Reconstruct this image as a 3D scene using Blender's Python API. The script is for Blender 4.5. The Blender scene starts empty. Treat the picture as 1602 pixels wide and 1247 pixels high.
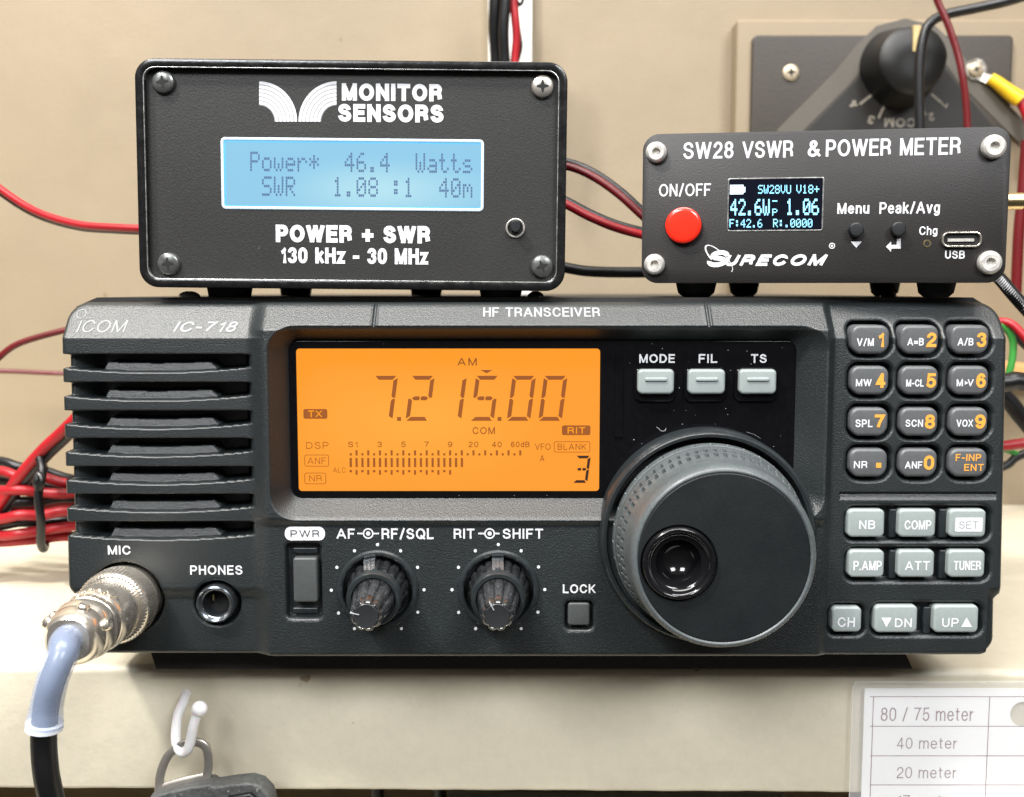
import bpy, math, random
import numpy as np
from mathutils import Vector, Matrix
random.seed(7); rng = np.random.default_rng(7)
PI = math.pi
MM = 0.001
SC = bpy.context.scene
COL = SC.collection

# ------------------------------------------------------------------ camera
DIST, ZC, FPX = 279.0, 106.7, 1700.0          # mm, mm, focal length in photo pixels
PITCH = math.atan(170 / FPX)
cam_d = bpy.data.cameras.new('camera'); cam = bpy.data.objects.new('camera', cam_d); COL.objects.link(cam)
cam.location = (0, -DIST * MM, ZC * MM); cam.rotation_euler = (PI / 2 - PITCH, 0, 0)
cam_d.sensor_width = 36; cam_d.lens = 36 * FPX / 1602
cam_d.clip_start = 0.01; cam_d.clip_end = 20
cam_d.dof.use_dof = True; cam_d.dof.focus_distance = 0.276; cam_d.dof.aperture_fstop = 21
SC.camera = cam

# ------------------------------------------------------------------ light
world = bpy.data.worlds.new('World'); SC.world = world; world.use_nodes = True
wn = world.node_tree; wn.nodes.clear()
wo = wn.nodes.new('ShaderNodeOutputWorld'); wb = wn.nodes.new('ShaderNodeBackground')
wt = wn.nodes.new('ShaderNodeTexCoord'); ws = wn.nodes.new('ShaderNodeSeparateXYZ'); wr = wn.nodes.new('ShaderNodeValToRGB')
wn.links.new(wt.outputs['Generated'], ws.inputs[0]); wn.links.new(ws.outputs['Z'], wr.inputs[0])
wr.color_ramp.elements[0].position = 0.0; wr.color_ramp.elements[0].color = (0.16, 0.15, 0.14, 1)
wr.color_ramp.elements[1].position = 0.8; wr.color_ramp.elements[1].color = (0.75, 0.70, 0.62, 1)
wn.links.new(wr.outputs[0], wb.inputs[0]); wb.inputs[1].default_value = 0.34
wn.links.new(wb.outputs[0], wo.inputs[0])

def area(name, loc, target, sx, sy, power, col):
    l = bpy.data.lights.new(name, 'AREA'); l.shape = 'RECTANGLE'; l.size = sx; l.size_y = sy
    l.energy = power; l.color = col
    o = bpy.data.objects.new(name, l); COL.objects.link(o); o.location = loc
    o.rotation_euler = (Vector(target) - Vector(loc)).to_track_quat('-Z', 'Y').to_euler()
    return o
area('ceiling_lamp', (-0.62, -0.50, 1.15), (0, 0.02, 0.05), 0.12, 0.12, 19, (1.0, 0.96, 0.90))
area('ceiling_lamp', (0.0, -0.27, 1.10), (0.0, 0.04, 0.05), 1.0, 0.35, 19, (1.0, 0.97, 0.93))
area('room_lamp', (-0.50, -1.15, 1.00), (0.0, 0.0, 0.05), 0.5, 0.4, 19, (0.97, 0.98, 1.0))
area('room_lamp', (0.60, -1.15, 0.95), (0.0, 0.0, 0.05), 0.5, 0.4, 17, (0.97, 0.98, 1.0))
SC.view_settings.view_transform = 'Standard'; SC.view_settings.look = 'None'
SC.view_settings.exposure = 0.0; SC.view_settings.gamma = 1.0; SC.view_settings.use_curve_mapping = False

# ------------------------------------------------------------------ frames: photo pixel <-> surface coordinates (mm)
class Frame:
    def __init__(s, o=(0, 0, 0), yaw=0, roll=0):
        s.o = np.array(o, float)
        m = Matrix.Rotation(yaw, 3, 'Z') @ Matrix.Rotation(roll, 3, 'Y')
        s.m = m
        s.ex, s.ey, s.ez = [np.array(m @ Vector(v)) for v in ((1, 0, 0), (0, 1, 0), (0, 0, 1))]
    def loc(s, px, py, d=0.0):
        cp, sp = math.cos(PITCH), math.sin(PITCH)
        u = (px - 801) / FPX; v = (623.5 - py) / FPX
        dr = np.array([u, cp + v * sp, -sp + v * cp]); c = np.array([0, -DIST, ZC])
        t = (d - (c - s.o) @ s.ey) / (dr @ s.ey)
        p = c + t * dr - s.o
        return p @ s.ex, p @ s.ez
    def box(s, x0, y0, x1, y1, d=0.0):
        xm, ym = (x0 + x1) / 2, (y0 + y1) / 2
        return s.loc(x0, ym, d)[0], s.loc(x1, ym, d)[0], s.loc(xm, y1, d)[1], s.loc(xm, y0, d)[1]   # xa, xb, za, zb
    def px(s, n, d=0.0, at=None):   # length of n photo px on this plane near centre depth
        return n * (DIST + s.o[1] + d) / FPX
    def matrix(s):
        M = s.m.to_4x4(); M.translation = Vector(s.o) * MM
        return M
R = Frame()
def W(px, py, Y):
    x, z = R.loc(px, py, Y); return (x, Y, z)

# ------------------------------------------------------------------ materials
def mat(name, base, rough=0.5, metal=0.0, bump=None, var=None, coat=0, emit=None, alpha=None, spec=0.5, trans=0, rvar=0, spots=None):
    m = bpy.data.materials.new(name); m.use_nodes = True; nt = m.node_tree; N = nt.nodes; L = nt.links
    b = N['Principled BSDF']
    b.inputs['Base Color'].default_value = (*base, 1); b.inputs['Roughness'].default_value = rough
    b.inputs['Metallic'].default_value = metal; b.inputs['Specular IOR Level'].default_value = spec
    b.inputs['Coat Weight'].default_value = coat; b.inputs['Coat Roughness'].default_value = 0.05
    b.inputs['Transmission Weight'].default_value = trans
    tc = N.new('ShaderNodeTexCoord')
    def noise(scale, det=3, rg=0.6):
        n = N.new('ShaderNodeTexNoise'); n.inputs['Scale'].default_value = scale; n.inputs['Detail'].default_value = det
        n.inputs['Roughness'].default_value = rg; L.new(tc.outputs['Object'], n.inputs['Vector']); return n
    if var:      # (scale, amount[, scale2, amount2])
        src = None
        cur = (*base, 1)
        prev = None
        for k in range(0, len(var), 2):
            n = noise(var[k], 4); mp = N.new('ShaderNodeMapRange')
            mp.inputs[1].default_value = 0.3; mp.inputs[2].default_value = 0.7
            mp.inputs[3].default_value = 1 - var[k + 1]; mp.inputs[4].default_value = 1 + var[k + 1]
            L.new(n.outputs['Fac'], mp.inputs[0])
            mx = N.new('ShaderNodeVectorMath'); mx.operation = 'SCALE'
            if prev is None: mx.inputs[0].default_value = base
            else: L.new(prev, mx.inputs[0])
            L.new(mp.outputs[0], mx.inputs['Scale']); prev = mx.outputs[0]
        if spots:   # (scale, threshold, colour)
            n = noise(spots[0], 2); cr = N.new('ShaderNodeMapRange')
            cr.inputs[1].default_value = spots[1]; cr.inputs[2].default_value = spots[1] + 0.03
            L.new(n.outputs['Fac'], cr.inputs[0])
            mm = N.new('ShaderNodeMix'); mm.data_type = 'RGBA'; L.new(cr.outputs[0], mm.inputs[0])
            L.new(prev, mm.inputs[6]); mm.inputs[7].default_value = (*spots[2], 1); prev = mm.outputs[2]
        L.new(prev, b.inputs['Base Color'])
    if rvar:
        n = noise(rvar[0], 4); mp = N.new('ShaderNodeMapRange'); mp.inputs[1].default_value = 0.3; mp.inputs[2].default_value = 0.7
        mp.inputs[3].default_value = max(0.02, rough - rvar[1]); mp.inputs[4].default_value = min(1, rough + rvar[1])
        L.new(n.outputs['Fac'], mp.inputs[0]); L.new(mp.outputs[0], b.inputs['Roughness'])
    if bump:
        prev = None
        for k in range(0, len(bump), 2):
            n = noise(bump[k], 2, 0.5); bp = N.new('ShaderNodeBump'); bp.inputs['Strength'].default_value = 1.0
            bp.inputs['Distance'].default_value = bump[k + 1] * MM
            L.new(n.outputs['Fac'], bp.inputs['Height'])
            if prev: L.new(prev, bp.inputs['Normal'])
            prev = bp.outputs[0]
        L.new(prev, b.inputs['Normal'])
    if emit:
        b.inputs['Emission Color'].default_value = (*emit[0], 1); b.inputs['Emission Strength'].default_value = emit[1]
    if alpha is not None: b.inputs['Alpha'].default_value = alpha
    return m
M = {}
M['wall'] = mat('wall_paint', (0.268, 0.212, 0.140), 0.55, bump=(500, 0.08, 30, 0.6), var=(7, 0.12, 900, 0.04), spots=(120, 0.76, (0.20, 0.15, 0.09)))  # broad tone variation puts uneven light patches into the wall colour
M['board'] = mat('board_paint', (0.235, 0.183, 0.118), 0.55, bump=(400, 0.08), var=(10, 0.08, 900, 0.03))
M['duct'] = mat('duct_plastic', (0.72, 0.71, 0.68), 0.45, bump=(300, 0.02), var=(30, 0.05))
M['shelf'] = mat('shelf_paint', (0.60, 0.55, 0.43), 0.45, bump=(160, 0.25, 900, 0.05), var=(18, 0.05, 300, 0.03), spots=(160, 0.74, (0.35, 0.28, 0.18)))
M['plastic'] = mat('radio_plastic', (0.0090, 0.0128, 0.0140), 0.43, bump=(2300, 0.115, 3800, 0.06), var=(1400, 0.25, 60, 0.12), spec=0.8)
M['metal_case'] = mat('painted_steel', (0.022, 0.021, 0.02), 0.42, bump=(1500, 0.06), var=(700, 0.15))
M['print'] = mat('white_print', (0.66, 0.67, 0.69), 0.5, var=(900, 0.06))
M['print_grey'] = mat('silver_print', (0.38, 0.40, 0.42), 0.45, var=(900, 0.06))
M['gloss'] = mat('gloss_black_plastic', (0.004, 0.004, 0.005), 0.06, bump=(60, 0.03), rvar=(400, 0.03), var=(500, 0.2), spec=0.3)
M['trim'] = mat('satin_black_plastic', (0.018, 0.022, 0.024), 0.30, bump=(1200, 0.03), var=(600, 0.2))
M['void'] = mat('dark_recess_plastic', (0.006, 0.006, 0.006), 0.8, var=(500, 0.2))
M['key'] = mat('dark_grey_rubber_key', (0.090, 0.095, 0.100), 0.40, bump=(1800, 0.03), var=(900, 0.08))
M['btn'] = mat('pale_grey_plastic_key', (0.275, 0.315, 0.31), 0.38, bump=(1500, 0.015), var=(900, 0.04))
M['orange'] = mat('orange_print', (0.80, 0.34, 0.05), 0.5, var=(900, 0.05))
M['print_faint'] = mat('faint_silver_print', (0.21, 0.225, 0.23), 0.45, var=(900, 0.10))
M['print_mid'] = mat('dull_silver_print', (0.27, 0.28, 0.29), 0.5, var=(900, 0.08))
M['screwpaint'] = mat('painted_screw', (0.50, 0.42, 0.30), 0.4, 0.5, var=(200, 0.1))
M['greytext'] = mat('grey_print', (0.25, 0.28, 0.28), 0.5, var=(900, 0.05))
M['darktext'] = mat('dark_print', (0.02, 0.025, 0.03), 0.5, var=(900, 0.05))
M['rubber'] = mat('knob_rubber', (0.082, 0.094, 0.098), 0.40, bump=(1500, 0.05), var=(900, 0.12, 120, 0.10), rvar=(300, 0.08))
M['knobface'] = mat('knob_face_plastic', (0.006, 0.008, 0.0092), 0.46, bump=(2500, 0.03), var=(1200, 0.15), spots=(1300, 0.77, (0.16, 0.16, 0.16)), rvar=(60, 0.05))
M['smoke'] = mat('worn_gloss_plastic', (0.020, 0.021, 0.023), 0.20, bump=(1100, 0.05, 300, 0.06), coat=0.7, rvar=(500, 0.10), var=(700, 0.5, 250, 0.4))
M['soft'] = mat('soft_grey_button', (0.060, 0.066, 0.066), 0.45, bump=(2000, 0.03), var=(900, 0.08))
M['loop'] = mat('dull_steel', (0.44, 0.41, 0.37), 0.34, 0.75, bump=(300, 0.05), var=(200, 0.15))
M['tipface'] = mat('knob_tip_plastic', (0.02, 0.022, 0.024), 0.35, var=(900, 0.1))
M['nickel'] = mat('nickel_plate', (0.80, 0.74, 0.65), 0.22, 0.88, bump=(250, 0.06), rvar=(300, 0.10), var=(200, 0.08))
M['steel'] = mat('steel', (0.72, 0.70, 0.66), 0.36, 0.55, bump=(400, 0.05), rvar=(400, 0.12), var=(400, 0.12))
M['darkscrew'] = mat('black_zinc', (0.13, 0.135, 0.13), 0.30, 0.6, bump=(500, 0.08), rvar=(500, 0.12), var=(400, 0.2))
M['brass'] = mat('brass', (0.80, 0.62, 0.33), 0.28, 1.0, bump=(300, 0.05), var=(300, 0.1))
M['jack'] = mat('dark_jack_metal', (0.16, 0.18, 0.20), 0.22, 0.9, rvar=(300, 0.08), var=(300, 0.1))
M['anod'] = mat('black_anodised_aluminium', (0.008, 0.008, 0.0085), 0.22, 0.0, bump=(900, 0.03), var=(500, 0.3), rvar=(300, 0.1))
M['worn'] = mat('bare_aluminium_edge', (0.52, 0.52, 0.50), 0.30, 0.9, var=(700, 0.35), rvar=(300, 0.1))
M['mpanel'] = mat('meter_front_film', (0.016, 0.016, 0.015), 0.46, bump=(2500, 0.05), var=(2600, 0.28, 25, 0.18), spots=(1500, 0.77, (0.25, 0.25, 0.25)))
M['spanel'] = mat('pcb_front_plate', (0.0145, 0.0128, 0.0122), 0.45, bump=(2500, 0.05), var=(2400, 0.28, 30, 0.15), spots=(1500, 0.77, (0.25, 0.24, 0.23)))
M['red'] = mat('red_push_button', (0.85, 0.025, 0.01), 0.25, coat=0.4, var=(90, 0.05))
M['wire_red'] = mat('red_insulation', (0.34, 0.006, 0.012), 0.45, bump=(200, 0.08), var=(90, 0.12))
M['wire_dkred'] = mat('dark_red_insulation', (0.11, 0.005, 0.007), 0.35, bump=(200, 0.05), var=(90, 0.12))
M['wire_black'] = mat('black_insulation', (0.006, 0.006, 0.007), 0.38, bump=(200, 0.08), var=(90, 0.2))
M['wire_green'] = mat('green_insulation', (0.05, 0.28, 0.05), 0.35, bump=(200, 0.05), var=(90, 0.12))
M['yellow'] = mat('yellow_crimp_sleeve', (0.80, 0.50, 0.02), 0.35, var=(90, 0.12))
M['white'] = mat('white_hook_plastic', (0.86, 0.86, 0.87), 0.35, var=(90, 0.02))
M['white'].node_tree.nodes['Principled BSDF'].inputs['Subsurface Weight'].default_value = 0.25
M['white'].node_tree.nodes['Principled BSDF'].inputs['Subsurface Scale'].default_value = 0.002
M['paper'] = mat('white_paper', (0.84, 0.84, 0.85), 0.6, bump=(300, 0.01), var=(12, 0.02))
M['ink'] = mat('faded_purple_ink', (0.20, 0.10, 0.13), 0.6, var=(90, 0.12))
M['rail'] = mat('orange_varnish', (0.60, 0.32, 0.12), 0.4, var=(60, 0.15))
M['strap'] = mat('dusty_black_nylon', (0.075, 0.078, 0.076), 0.55, bump=(900, 0.20), var=(700, 0.35), spots=(900, 0.70, (0.35, 0.35, 0.33)))
M['swplate'] = mat('switch_plate_paint', (0.034, 0.027, 0.020), 0.5, bump=(600, 0.08), var=(900, 0.10, 20, 0.1))
M['swband'] = mat('switch_band_paint', (0.085, 0.075, 0.060), 0.5, var=(900, 0.10))
M['swdark'] = mat('switch_dark_paint', (0.010, 0.0085, 0.007), 0.5, var=(900, 0.10))
M['swprint'] = mat('switch_print', (0.24, 0.215, 0.175), 0.5, var=(300, 0.10))
M['bakelite'] = mat('black_bakelite', (0.003, 0.003, 0.003), 0.50, bump=(60, 0.15), var=(60, 0.2))
M['ptr'] = mat('brass_pointer_paint', (0.48, 0.37, 0.17), 0.4, var=(60, 0.2))
M['inkdigit'] = mat('lcd_ink', (0.17, 0.045, 0.002), 0.5, emit=((0.20, 0.038, 0.002), 0.26), var=(200, 0.1))
M['inkdark'] = mat('lcd_dark_ink', (0.02, 0.004, 0.0), 0.5, var=(200, 0.1))
M['lcdtext'] = mat('blue_lcd_ink', (0.02, 0.05, 0.10), 0.5, emit=((0.07, 0.13, 0.27), 0.6), var=(200, 0.1))
M['oledblack'] = mat('oled_glass', (0.003, 0.004, 0.008), 0.12, emit=((0.010, 0.014, 0.035), 0.15), var=(200, 0.1))
M['oledtext'] = mat('oled_pixels', (0.2, 0.5, 0.7), 0.5, emit=((0.30, 0.78, 1.0), 0.95), var=(200, 0.05))
M['oledwhite'] = mat('oled_white_pixels', (0.5, 0.6, 0.7), 0.5, emit=((0.80, 0.95, 1.0), 1.0), var=(200, 0.05))

def screen_mat(name, c_mid, c_edge, strength, cx, cz, w, h, rough=0.3):
    m = bpy.data.materials.new(name); m.use_nodes = True; nt = m.node_tree; N = nt.nodes; L = nt.links
    b = N['Principled BSDF']; b.inputs['Base Color'].default_value = (0.02, 0.02, 0.02, 1); b.inputs['Roughness'].default_value = rough
    tc = N.new('ShaderNodeTexCoord'); mp = N.new('ShaderNodeMapping'); mp.vector_type = 'POINT'
    mp.inputs['Location'].default_value = (-cx * MM / (w * MM), 0, -cz * MM / (h * MM)); mp.inputs['Scale'].default_value = (1 / (w * MM), 0, 1 / (h * MM))
    L.new(tc.outputs['Object'], mp.inputs[0])
    ln = N.new('ShaderNodeVectorMath'); ln.operation = 'LENGTH'; L.new(mp.outputs[0], ln.inputs[0])
    ns = N.new('ShaderNodeTexNoise'); ns.inputs['Scale'].default_value = 25; L.new(tc.outputs['Object'], ns.inputs['Vector'])
    ad = N.new('ShaderNodeMath'); ad.operation = 'MULTIPLY_ADD'; L.new(ns.outputs['Fac'], ad.inputs[0]); ad.inputs[1].default_value = 0.5
    L.new(ln.outputs['Value'], ad.inputs[2])
    mr = N.new('ShaderNodeMapRange'); mr.interpolation_type = 'SMOOTHSTEP'; mr.inputs[1].default_value = 0.25; mr.inputs[2].default_value = 1.25
    L.new(ad.outputs[0], mr.inputs[0])
    mx = N.new('ShaderNodeMix'); mx.data_type = 'RGBA'; L.new(mr.outputs[0], mx.inputs[0])
    mx.inputs[6].default_value = (*c_mid, 1); mx.inputs[7].default_value = (*c_edge, 1)
    L.new(mx.outputs[2], b.inputs['Emission Color']); b.inputs['Emission Strength'].default_value = strength
    return m

# ------------------------------------------------------------------ mesh building (all in mm)
class MB:
    def __init__(s): s.v = []; s.f = []
    def add(s, vs, fs):
        n = len(s.v); s.v += [tuple(map(float, p)) for p in vs]; s.f += [tuple(i + n for i in f) for f in fs]; return s
    def box(s, x0, x1, y0, y1, z0, z1):
        return s.add([(x0, y0, z0), (x1, y0, z0), (x1, y1, z0), (x0, y1, z0), (x0, y0, z1), (x1, y0, z1), (x1, y1, z1), (x0, y1, z1)],
                     [(0, 3, 2, 1), (4, 5, 6, 7), (0, 1, 5, 4), (1, 2, 6, 5), (2, 3, 7, 6), (3, 0, 4, 7)])
    def rings(s, rings, cap0=True, cap1=True, closed=True):
        n = len(rings[0]); vs = [p for r in rings for p in r]; fs = []
        for k in range(len(rings) - 1):
            for i in range(n if closed else n - 1):
                j = (i + 1) % n
                fs.append((k * n + i, k * n + j, (k + 1) * n + j, (k + 1) * n + i))
        if cap0: fs.append(tuple(range(n - 1, -1, -1)))
        if cap1: fs.append(tuple(range((len(rings) - 1) * n, len(rings) * n)))
        return s.add(vs, fs)
    def lathe(s, cx, cz, prof, n=64, mod=None, cap0=True, cap1=True, ax=None, o=None):
        """prof: (y, r); axis along local y through (cx, cz)"""
        rg = []
        for k, (y, r) in enumerate(prof):
            ring = []
            for i in range(n):
                a = 2 * PI * i / n; rr = r if mod is None else mod(k, y, r, a)
                ring.append((cx + rr * math.cos(a), y, cz + rr * math.sin(a)))
            rg.append(ring)
        return s.rings(rg, cap0, cap1)
    def axis_lathe(s, p0, p1, prof, n=64, mod=None, cap0=True, cap1=True):
        p0, p1 = Vector(p0), Vector(p1); d = (p1 - p0).normalized()
        u = d.cross(Vector((0, 0, 1))).normalized(); w = u.cross(d)
        rg = []
        for k, (t, r) in enumerate(prof):
            rg.append([tuple(p0 + d * t + (u * math.cos(a) + w * math.sin(a)) * (r if mod is None else mod(k, t, r, a)))
                       for a in [2 * PI * i / n for i in range(n)]])
        return s.rings(rg, cap0, cap1)
    def tube(s, pts, r, n=12, sub=8, rfun=None, flat=1.0):
        P = [Vector(p) for p in pts]; P = [P[0] * 2 - P[1]] + P + [P[-1] * 2 - P[-2]]
        path = []
        for k in range(1, len(P) - 2):
            for q in range(sub):
                t = q / sub; a, b, c, d = P[k - 1], P[k], P[k + 1], P[k + 2]
                path.append(0.5 * ((2 * b) + (c - a) * t + (2 * a - 5 * b + 4 * c - d) * t * t + (3 * b - a - 3 * c + d) * t ** 3))
        path.append(P[-2]); rg = []
        up = Vector((0, 1, 0))
        for k, p in enumerate(path):
            d = (path[min(k + 1, len(path) - 1)] - path[max(k - 1, 0)]).normalized()
            u = (up - d * up.dot(d))
            if u.length < 1e-3: u = Vector((1, 0, 0))
            u.normalize(); up = u; w = d.cross(u)
            rr = r if rfun is None else rfun(k / (len(path) - 1))
            rg.append([tuple(p + u * (math.cos(a) * rr * flat) + w * (math.sin(a) * rr)) for a in [2 * PI * i / n for i in range(n)]])
        return s.rings(rg)
    def poly(s, pts, y0, y1):      # pts (x, z), prism
        n = len(pts)
        return s.add([(x, y0, z) for x, z in pts] + [(x, y1, z) for x, z in pts],
                     [tuple(range(n)), tuple(range(2 * n - 1, n - 1, -1))] + [(i, i + n, (i + 1) % n + n, (i + 1) % n) for i in range(n)])
    def rr(s, cx, cz, w, h, r, yf, yb, bev=0.0, nb=4, seg=8, bulge=0.0, dome=0.0, cap1=True):
        """rounded rectangle prism facing -y with a rounded front edge"""
        def outl(i, y):
            ww, hh, q = w / 2 - i, h / 2 - i, max(r - i, 0.05); o = []
            for (sx, sz, a0) in ((1, 1, 0), (-1, 1, PI / 2), (-1, -1, PI), (1, -1, 1.5 * PI)):
                for k in range(seg + 1):
                    a = a0 + PI / 2 * k / seg
                    x = sx * (ww - q) + q * math.cos(a); z = sz * (hh - q) + q * math.sin(a)
                    if bulge and z < 0: z -= bulge * (1 - (x / (w / 2)) ** 2) * min(1, -z / (h / 2))
                    o.append((cx + x, y, cz + z))
            return o
        rg = []
        if bev:
            for k in range(nb + 1):
                a = PI / 2 * k / nb; rg.append(outl(bev * (1 - math.sin(a)), yf + bev * (1 - math.cos(a))))
        else: rg.append(outl(0, yf))
        rg.append(outl(0, yb))
        if dome:
            pre = []
            i0 = bev
            for k in (3, 2, 1): pre.append(outl(i0 + k * min(w, h) * 0.12, yf - dome * (1 - (1 - k / 3.5) ** 2)))
            rg = pre + rg
        return s.rings(rg, True, cap1)
    def ring_rr(s, cx, cz, w, h, r, t, yf, yb, bev=0.3, seg=8, bevi=None):
        """frame: rounded rect ring of width t"""
        bevi = bev if bevi is None else bevi
        def outl(ww, hh, q, y):
            o = []
            for (sx, sz, a0) in ((1, 1, 0), (-1, 1, PI / 2), (-1, -1, PI), (1, -1, 1.5 * PI)):
                for k in range(seg + 1):
                    a = a0 + PI / 2 * k / seg
                    o.append((cx + sx * (ww - q) + q * math.cos(a), y, cz + sz * (hh - q) + q * math.sin(a)))
            return o
        W_, H_ = w / 2, h / 2
        def L(i, y): return outl(W_ - i, H_ - i, max(r - i, 0.05), y)
        rg = [L(0, yb), L(0, yf + bev), L(bev * 0.3, yf + bev * 0.3), L(bev, yf), L(t - bevi, yf), L(t - bevi * 0.3, yf + bevi * 0.3), L(t, yf + bevi), L(t, yb)]
        rg.append(rg[0]); return s.rings(rg, False, False)

def finish(name, me, m, parent=None, smooth=True, ang=35):
    o = bpy.data.objects.new(name, me); COL.objects.link(o)
    if m: me.materials.append(m)
    if parent: o.parent = parent
    if smooth:
        me.polygons.foreach_set('use_smooth', [True] * len(me.polygons))
        if ang < 180: 
            try: me.set_sharp_from_angle(angle=math.radians(ang))
            except Exception: pass
    return o
def obj(name, mb, m, parent=None, smooth=True, ang=35, flip=False):
    import bmesh
    me = bpy.data.meshes.new(name)
    me.from_pydata([(x * MM, y * MM, z * MM) for x, y, z in mb.v], [], mb.f)
    bm = bmesh.new(); bm.from_mesh(me); bmesh.ops.recalc_face_normals(bm, faces=bm.faces[:]); bm.to_mesh(me); bm.free()
    me.validate(); me.update()
    return finish(name, me, m, parent, smooth, ang)
def tag(o, label, cat, group=None, kind=None):
    if label: o['label'] = label
    if cat: o['category'] = cat
    if group: o['group'] = group
    if kind: o['kind'] = kind
    return o
def empty(name, frame=None, loc=None, label=None, cat=None, group=None):
    o = bpy.data.objects.new(name, None); COL.objects.link(o); o.empty_display_size = 0.01
    if frame: o.matrix_world = frame.matrix()
    if loc: o.location = [c * MM for c in loc]
    return tag(o, label, cat, group)

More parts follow.
